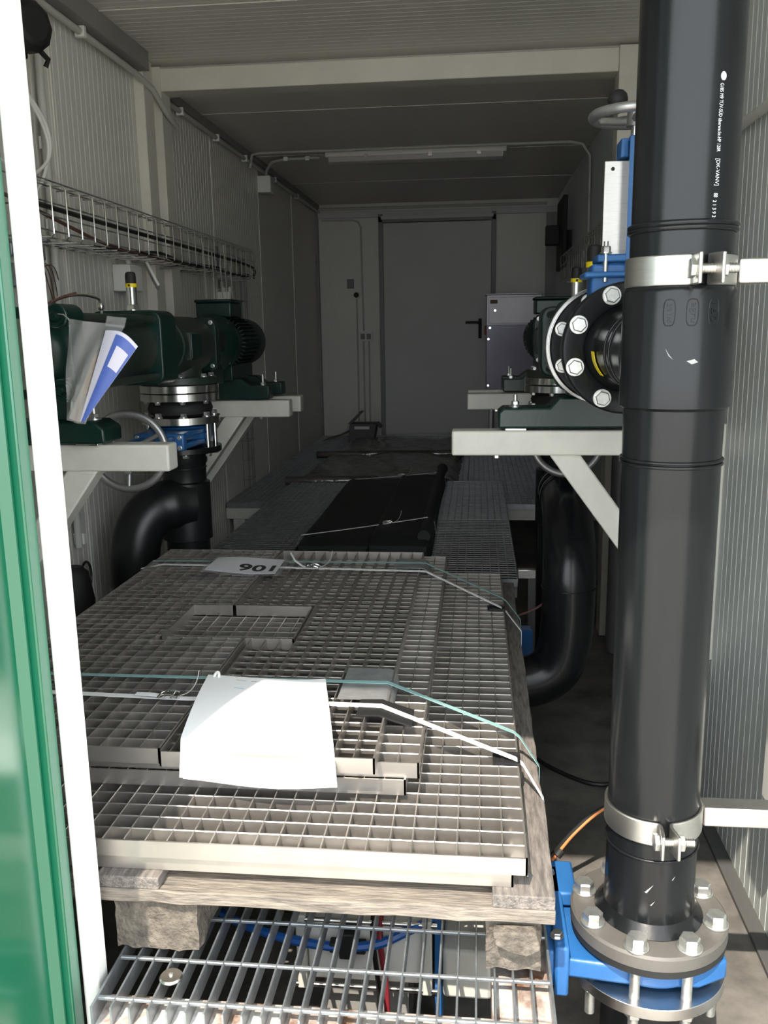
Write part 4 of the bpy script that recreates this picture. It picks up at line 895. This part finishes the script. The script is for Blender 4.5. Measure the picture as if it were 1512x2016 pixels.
# black lamp and cables top left
r = thing('floodlight', 'black floodlight bracketed to the left wall at the upper left corner', 'floodlight', (-1.36, 2.69, .70))
mb = MB(); mb.lathe([(.03, -.06), (.062, -.05), (.072, -.02), (.072, .03), (.05, .055)], (-1.325, 2.70, .885), (.9, -.5, -.1), 10); mb.box(-1.39, -1.33, 2.60, 2.72, .80, .94); obj('head', mb, 'rubber', r, .008)
mb = MB(); mb.box(XL+.001, XL+.03, 2.56, 2.70, .70, .92); obj('bracket', mb, 'rubber', r, .006)
mb = MB(); mb.tube([(-1.30, 2.66, .93), (-1.285, 2.70, .85)], .003, 6); obj('trim_line', mb, 'pale', r)
mb = MB(); mb.tube([(-1.30, 2.72, .83), (-1.29, 2.76, .81), (-1.30, 2.76, .79)], .008, 8); obj('gland', mb, 'rubber', r)
mb = MB(); mb.tube(spline([(-1.42, 2.55, .93), (-1.40, 2.64, .79), (-1.38, 2.80, .71), (-1.37, 2.88, .60), (-1.38, 2.84, .48), (-1.40, 2.80, .43)]), .0055, 8)
tag(obj('white_cable', mb, 'white'), 'pale cable hanging from the upper left floodlight', 'cable')
mb = MB(); mb.tube(spline([(-1.40, 2.62, .74), (-1.385, 2.74, .75), (-1.37, 2.87, .66), (-1.37, 2.88, .56), (-1.385, 2.78, .49), (-1.40, 2.68, .50), (-1.405, 2.6, .52)]), .0055, 8)
tag(obj('white_cable', mb, 'white'), 'pale looped cable coil below the upper left floodlight', 'cable')
mb = MB(); mb.tube(spline([(-1.43, 2.60, .86), (-1.425, 2.66, .74), (-1.42, 2.74, .60), (-1.42, 2.80, .44), (-1.42, 2.78, .41), (-1.42, 2.66, .39)]), .0025, 6)
tag(obj('thin_cable', mb, 'bcable'), 'thin brown wire below the upper left floodlight', 'cable')
mb = MB()
for k in range(4): mb.tube(spline([(XL+.01, 2.78+.02*k, .26-.02*k), (XL+.04, 2.84+.03*k, .22), (XL+.03, 2.90+.03*k, .16-.03*k), (XL+.02, 2.95+.01*k, .10-.05*k)]), .0018, 6)
tag(obj('wire_bundle', mb, 'bcable'), 'loose dark red wires on the left wall under the cable tray', 'wires')
mb = MB(); mb.box(XL+.005, XL+.05, 2.70, 2.80, .15, .22); mb.box(XL+.005, XL+.03, 2.68, 2.9, .24, .30)
tag(obj('wall_box', mb, 'galv', None, .004), 'small grey metal box on the left wall under the cable tray end', 'box')
r = thing('black_bag', 'black bag hanging low on the left wall beside the stack', 'bag', (-1.40, 2.83, -1.05))
mb = MB(); mb.lathe([(.03, -1.05), (.06, -1.0), (.065, -.90), (.05, -.80), (.03, -.78)], (-1.375, 2.80, 0), (0, 0, 1), 14); obj('body', mb, 'rubber', r)
mb = MB(); mb.torus((XL+.03, 2.99, -.87), (1, .1, 0), .055, .005, 24, 8); obj('cable_loop', mb, 'cable', r)

# right side small things
r = thing('wall_box', 'white plastic wall box at the right edge of the picture', 'box', (XR-.04, 1.83, -1.02))
mb = MB(); mb.box(XR-.062, XR-.0025, 1.74, 1.86, -1.02, -.80); obj('housing', mb, 'white', r, .006)
mb = MB(); mb.tube([(XR-.03, 1.84, -1.019), (XR-.032, 1.845, -1.04), (XR-.04, 1.83, -1.10)], .006, 8); obj('cable_tail', mb, 'orange', r)
r = thing('electrical_cabinet', 'steel electrical cabinet right of the back door with dark lower panel', 'cabinet', (.26, 7.62, -.93))
mb = MB(); mb.box(.07, .52, 7.5, 7.78, -.54, .265); mb.box(.10, .13, 7.55, 7.7, -.962, -.54); mb.box(.46, .49, 7.55, 7.7, -.962, -.54); obj('body', mb, 'cab', r, .004)
mb = MB(); mb.box(.072, .50, 7.492, 7.499, -.50, .025); obj('lower_panel', mb, 'purple', r, .002, label='dark purple panel')
mb = MB(); mb.box(.09, .50, 7.492, 7.499, .035, .245); obj('upper_panel', mb, 'cab', r, .002)
mb = MB(); mb.box(.10, .16, 7.4905, 7.492, .195, .225); obj('label_plate', mb, 'card', r)
mb = MB(); mb.box(.06, .53, 7.48, 7.79, .265, .275); obj('lid', mb, 'cab', r, .002)
for x, z in ((.10, .0), (.088, -.09), (.088, -.47), (.14, .14)): mb = MB(); mb.cyl((x, 7.489, z), (x, 7.4925, z), .010, n=12); obj('screw', mb, 'bright', r)
r = thing('flat_panel', 'black flat panel with bracket box on the far right wall', 'panel', (.63, 6.9, .45))
mb = MB(); mb.box(.60, .632, 6.7, 7.2, .42, .92); obj('panel', mb, 'rubber', r, .006); mb = MB(); mb.box(.50, .60, 6.95, 7.05, .60, .74); obj('housing', mb, 'rubber', r, .006); mb = MB(); mb.box(.632, XR-.0025, 6.9, 7.0, .55, .7); obj('bracket', mb, 'rubber', r)

# ------------------------------------------------------------------ black sheet bundle and film rolls
root = thing('sheet_bundle', 'bundle of folded black sheeting strapped on the walkway', 'bundle', (-.48, 4.5, -.93))
def bundle(x0, x1, y0, y1, z0, h, jag, seed):
    random.seed(seed); rows = []; n = 22; m = 18
    for i in range(n+1):
        t = i/n; y = y0+(y1-y0)*t; row = []
        for j in range(m+1):
            s = j/m; edge = min(1, min(s, 1-s)*12)**.5; e2 = min(1, min(t, 1-t)*14)**.5
            z = z0+.002+h*edge*e2*(.85+.15*math.sin(s*5+1)+.06*math.sin(t*9+s*4))
            row.append((x0+(x1-x0)*s+jag*math.sin(t*7+s), y, z))
        rows.append(row)
    mb = MB(); mb.surf(rows, .004); mb.box(x0+.02, x1-.02, y0+.02, y1-.02, z0+.001, z0+h*.55); return mb
obj('left_fold', bundle(-.78, -.44, 3.60, 5.40, -.93, .050, .004, 1), 'sheet', root)
obj('right_fold', bundle(-.47, -.19, 3.58, 5.48, -.93, .066, .004, 2), 'sheet', root)
mb = MB(); mb.tube(spline([(-.225, 3.7, -.875), (-.22, 4.4, -.872), (-.222, 5.0, -.868), (-.215, 5.5, -.862)]), [.028]*18+[.034], 14); obj('rolled_edge', mb, 'sheet', root)
for y0_, y1_, lab in ((3.72, 3.96, 'thin pale strap around the near end of the black sheet bundle'), (5.18, 5.26, 'thin pale strap around the far end of the black sheet bundle')):
    mb = MB(); mb.ribbon([(-.79, y0_, -.925), (-.765, y0_, -.878), (-.6, (y0_*2+y1_)/3, -.872), (-.40, (y0_+y1_*2)/3, -.858), (-.225, y1_, -.845), (-.192, y1_+.01, -.87), (-.185, y1_+.01, -.925)], (0, 1, 0), .014, .0012); tag(obj('thin_strap', mb, 'strapw'), lab, 'strap')
buckle(-.40, 3.885, -.858, 'wire buckle on the near strap of the black sheet bundle')
buckle(-.45, 5.225, -.860, 'wire buckle on the far strap of the black sheet bundle')
random.seed(5)
root = thing('film_wrapped_sheets', 'stack of dark sheets wrapped in shiny crumpled film before the door', 'wrapped sheets', (-.62, 6.4, -.96))
rows = []
for i in range(46):
    t = i/45; y = 5.42+2.0*t; row = []
    for j in range(24):
        s = j/23; z = -.912+.008*math.sin(s*9+t*5)+.004*math.sin(s*23+t*31)+random.uniform(-.003, .003)+.015*t
        if j in (0, 23): z = -.955
        row.append((-1.14+.08*t+(1.02-.06*t)*s+random.uniform(-.006, .006), y, z))
    rows.append(row)
mb = MB(); mb.surf(rows, .003); mb.box(-1.05, -.2, 5.5, 7.35, -.957, -.925); obj('film', mb, 'wrap', root)
for y, x0, x1, z in ((5.40, -1.20, -.62, -.895), (6.52, -1.20, -.10, -.885)):
    mb = MB(); mb.cyl((x0, y, z-.03), (x1, y+.05, z-.03), .026, n=16); obj('core_tube', mb, 'wrap', root)
    mb = MB(); mb.cyl((x0+.15, y-.002, z-.03), (x1, y+.048, z-.03), .030, n=16); obj('film_roll', mb, 'wrap', root)
# boxes by the door
r = thing('carton', 'grey carton with a tape strip standing by the left of the door', 'box', (-1.0, 7.7, -.96))
mb = MB(); mb.prism([(-1.12, -.9595), (-.90, -.9595), (-.87, -.80), (-1.10, -.80)], 'y', 7.60, 7.80); obj('body', mb, 'cardg', r, .003)
mb = MB(); mb.prism([(-1.12, -.80), (-1.02, -.70), (-1.0, -.705), (-1.09, -.80)], 'y', 7.62, 7.80); mb.prism([(-.875, -.80), (-.84, -.84), (-.83, -.835), (-.87, -.795)], 'y', 7.62, 7.80); obj('flap', mb, 'cardg', r)
mb = MB(); mb.box(-1.06, -.93, 7.597, 7.60, -.845, -.82); obj('tape_strip', mb, 'white', r)
mb = MB(); mb.surf([[(-1.36, 7.7, -.955), (-1.25, 7.72, -.93), (-1.12, 7.75, -.88)], [(-1.34, 7.95, -.955), (-1.24, 7.97, -.93), (-1.13, 8.0, -.88)]], .006)
tag(obj('cardboard_sheet', mb, 'card'), 'brown cardboard sheet leaning on the carton at the back left', 'cardboard')

# ------------------------------------------------------------------ document bag on the left pump
root = thing('document_bag', 'clear plastic bag holding a rolled blue manual on the left pump', 'document bag', (-.88, 1.98, -.215))
def q(a, b, c, d, s, t, bow=0.0):
    a, b, c, d = map(Vector, (a, b, c, d)); p = (a*(1-s)+b*s)*(1-t)+(d*(1-s)+c*s)*t
    return p+V(0, -bow*math.sin(PI*s), 0)
tl, tr, br, bl = (-.925, 1.97, .035), (-.808, 2.0, .018), (-.905, 1.965, -.205), (-.945, 1.955, -.19)
mb = MB(); mb.surf([[q(tl, tr, br, bl, j/10, i/12, .012)+V(0, .006*math.sin(j*1.3+i*.7), 0) for j in range(11)] for i in range(13)], .0005); obj('plastic_film', mb, 'film', root)
def cone(s_, t, e=0.0):
    a = V(-.836, 1.962, .008).lerp(V(-.767, 1.972, -.029), s_)+V(.010, 0, .012)*math.sin(PI*s_)
    b = V(-.913, 1.958, -.197).lerp(V(-.902, 1.958, -.198), s_)
    return a.lerp(b, t)+V(0, -.016*math.sin(PI*s_)*(1-t)-e, 0)
def patch(s0, s1, t0, t1, e, n=8): return [[cone(s0+(s1-s0)*j_/n, t0+(t1-t0)*i_/10, e) for j_ in range(n+1)] for i_ in range(11)]
mb = MB(); mb.surf(patch(0, 1, 0, 1, 0, 14), -.003); man = obj('manual', mb, 'lav', root, label='rolled white manual')
mb = MB(); mb.surf(patch(.34, 1.0, .035, 1, .0012), -.0008); cov = obj('manual_cover', mb, 'manual', man, label='blue cover')
mb = MB(); mb.surf(patch(.50, .93, .14, .37, .0024), -.0006); obj('cover_label', mb, 'lav', cov, label='white cover label')
mb = MB(); mb.surf([[q((-.880, 1.972, -.07), (-.858, 1.972, -.03), (-.915, 1.966, -.200), (-.940, 1.964, -.19), j/6, i/6, .004) for j in range(7)] for i in range(7)], .002); obj('back_sheets', mb, mat('kraft_paper', (.34, .29, .24), .7), root)
mb = MB(); mb.tube([(-.925, 1.971, .034), (-.95, 2.0, .045), (-.985, 2.045, .048)], .0015, 6); obj('hanging_string', mb, 'gcable', root)
mb = MB(); mb.surf([[q((-.842, 1.99, .040), (-.800, 2.0, .035), (-.803, 1.99, .012), (-.846, 1.985, .018), j/3, i/2) for j in range(4)] for i in range(3)], .0006); obj('adhesive_flap', mb, 'film', root)

# ------------------------------------------------------------------ shared groups of repeats
GROUPS = {'steel_grating': 'stainless gratings in the stack', 'floor_grating': 'galvanised gratings to walk on', 'white_strap': 'white straps over the stack', 'teal_strap': 'teal straps over the stack',
          'wire_buckle': 'wire buckles on the straps', 'edge_guard': 'edge guards under the straps', 'corner_plate': 'bent plates under the straps', 'pipe_clamp': 'pipe clamps on the riser',
          'gate_valve': 'blue gate valves', 'progressive_cavity_pump': 'green pumps', 'pressure_sensor': 'pressure sensors on the pumps', 'wall_bracket': 'wall brackets under the pumps',
          'rubber_compensator': 'rubber pipe joints', 'suction_pipe': 'black pipes under the pumps', 'cable_tray': 'wire cable trays', 'conduit': 'conduits on walls and ceiling', 'junction_box': 'junction boxes on the left wall',
          'thin_strap': 'straps around the sheet bundle', 'white_cable': 'pale cables at the floodlight', 'black_cable': 'black cables'}
for o in scene.objects:
    k = o.name.split('.')[0]
    if o.parent is None and k in GROUPS: o['group'] = GROUPS[k]
# ------------------------------------------------------------------ lift everything so that the floor is z = 0
for o in list(scene.objects):
    if o.parent is None and o.type not in ('CAMERA', 'LIGHT'): o.location.z += H0
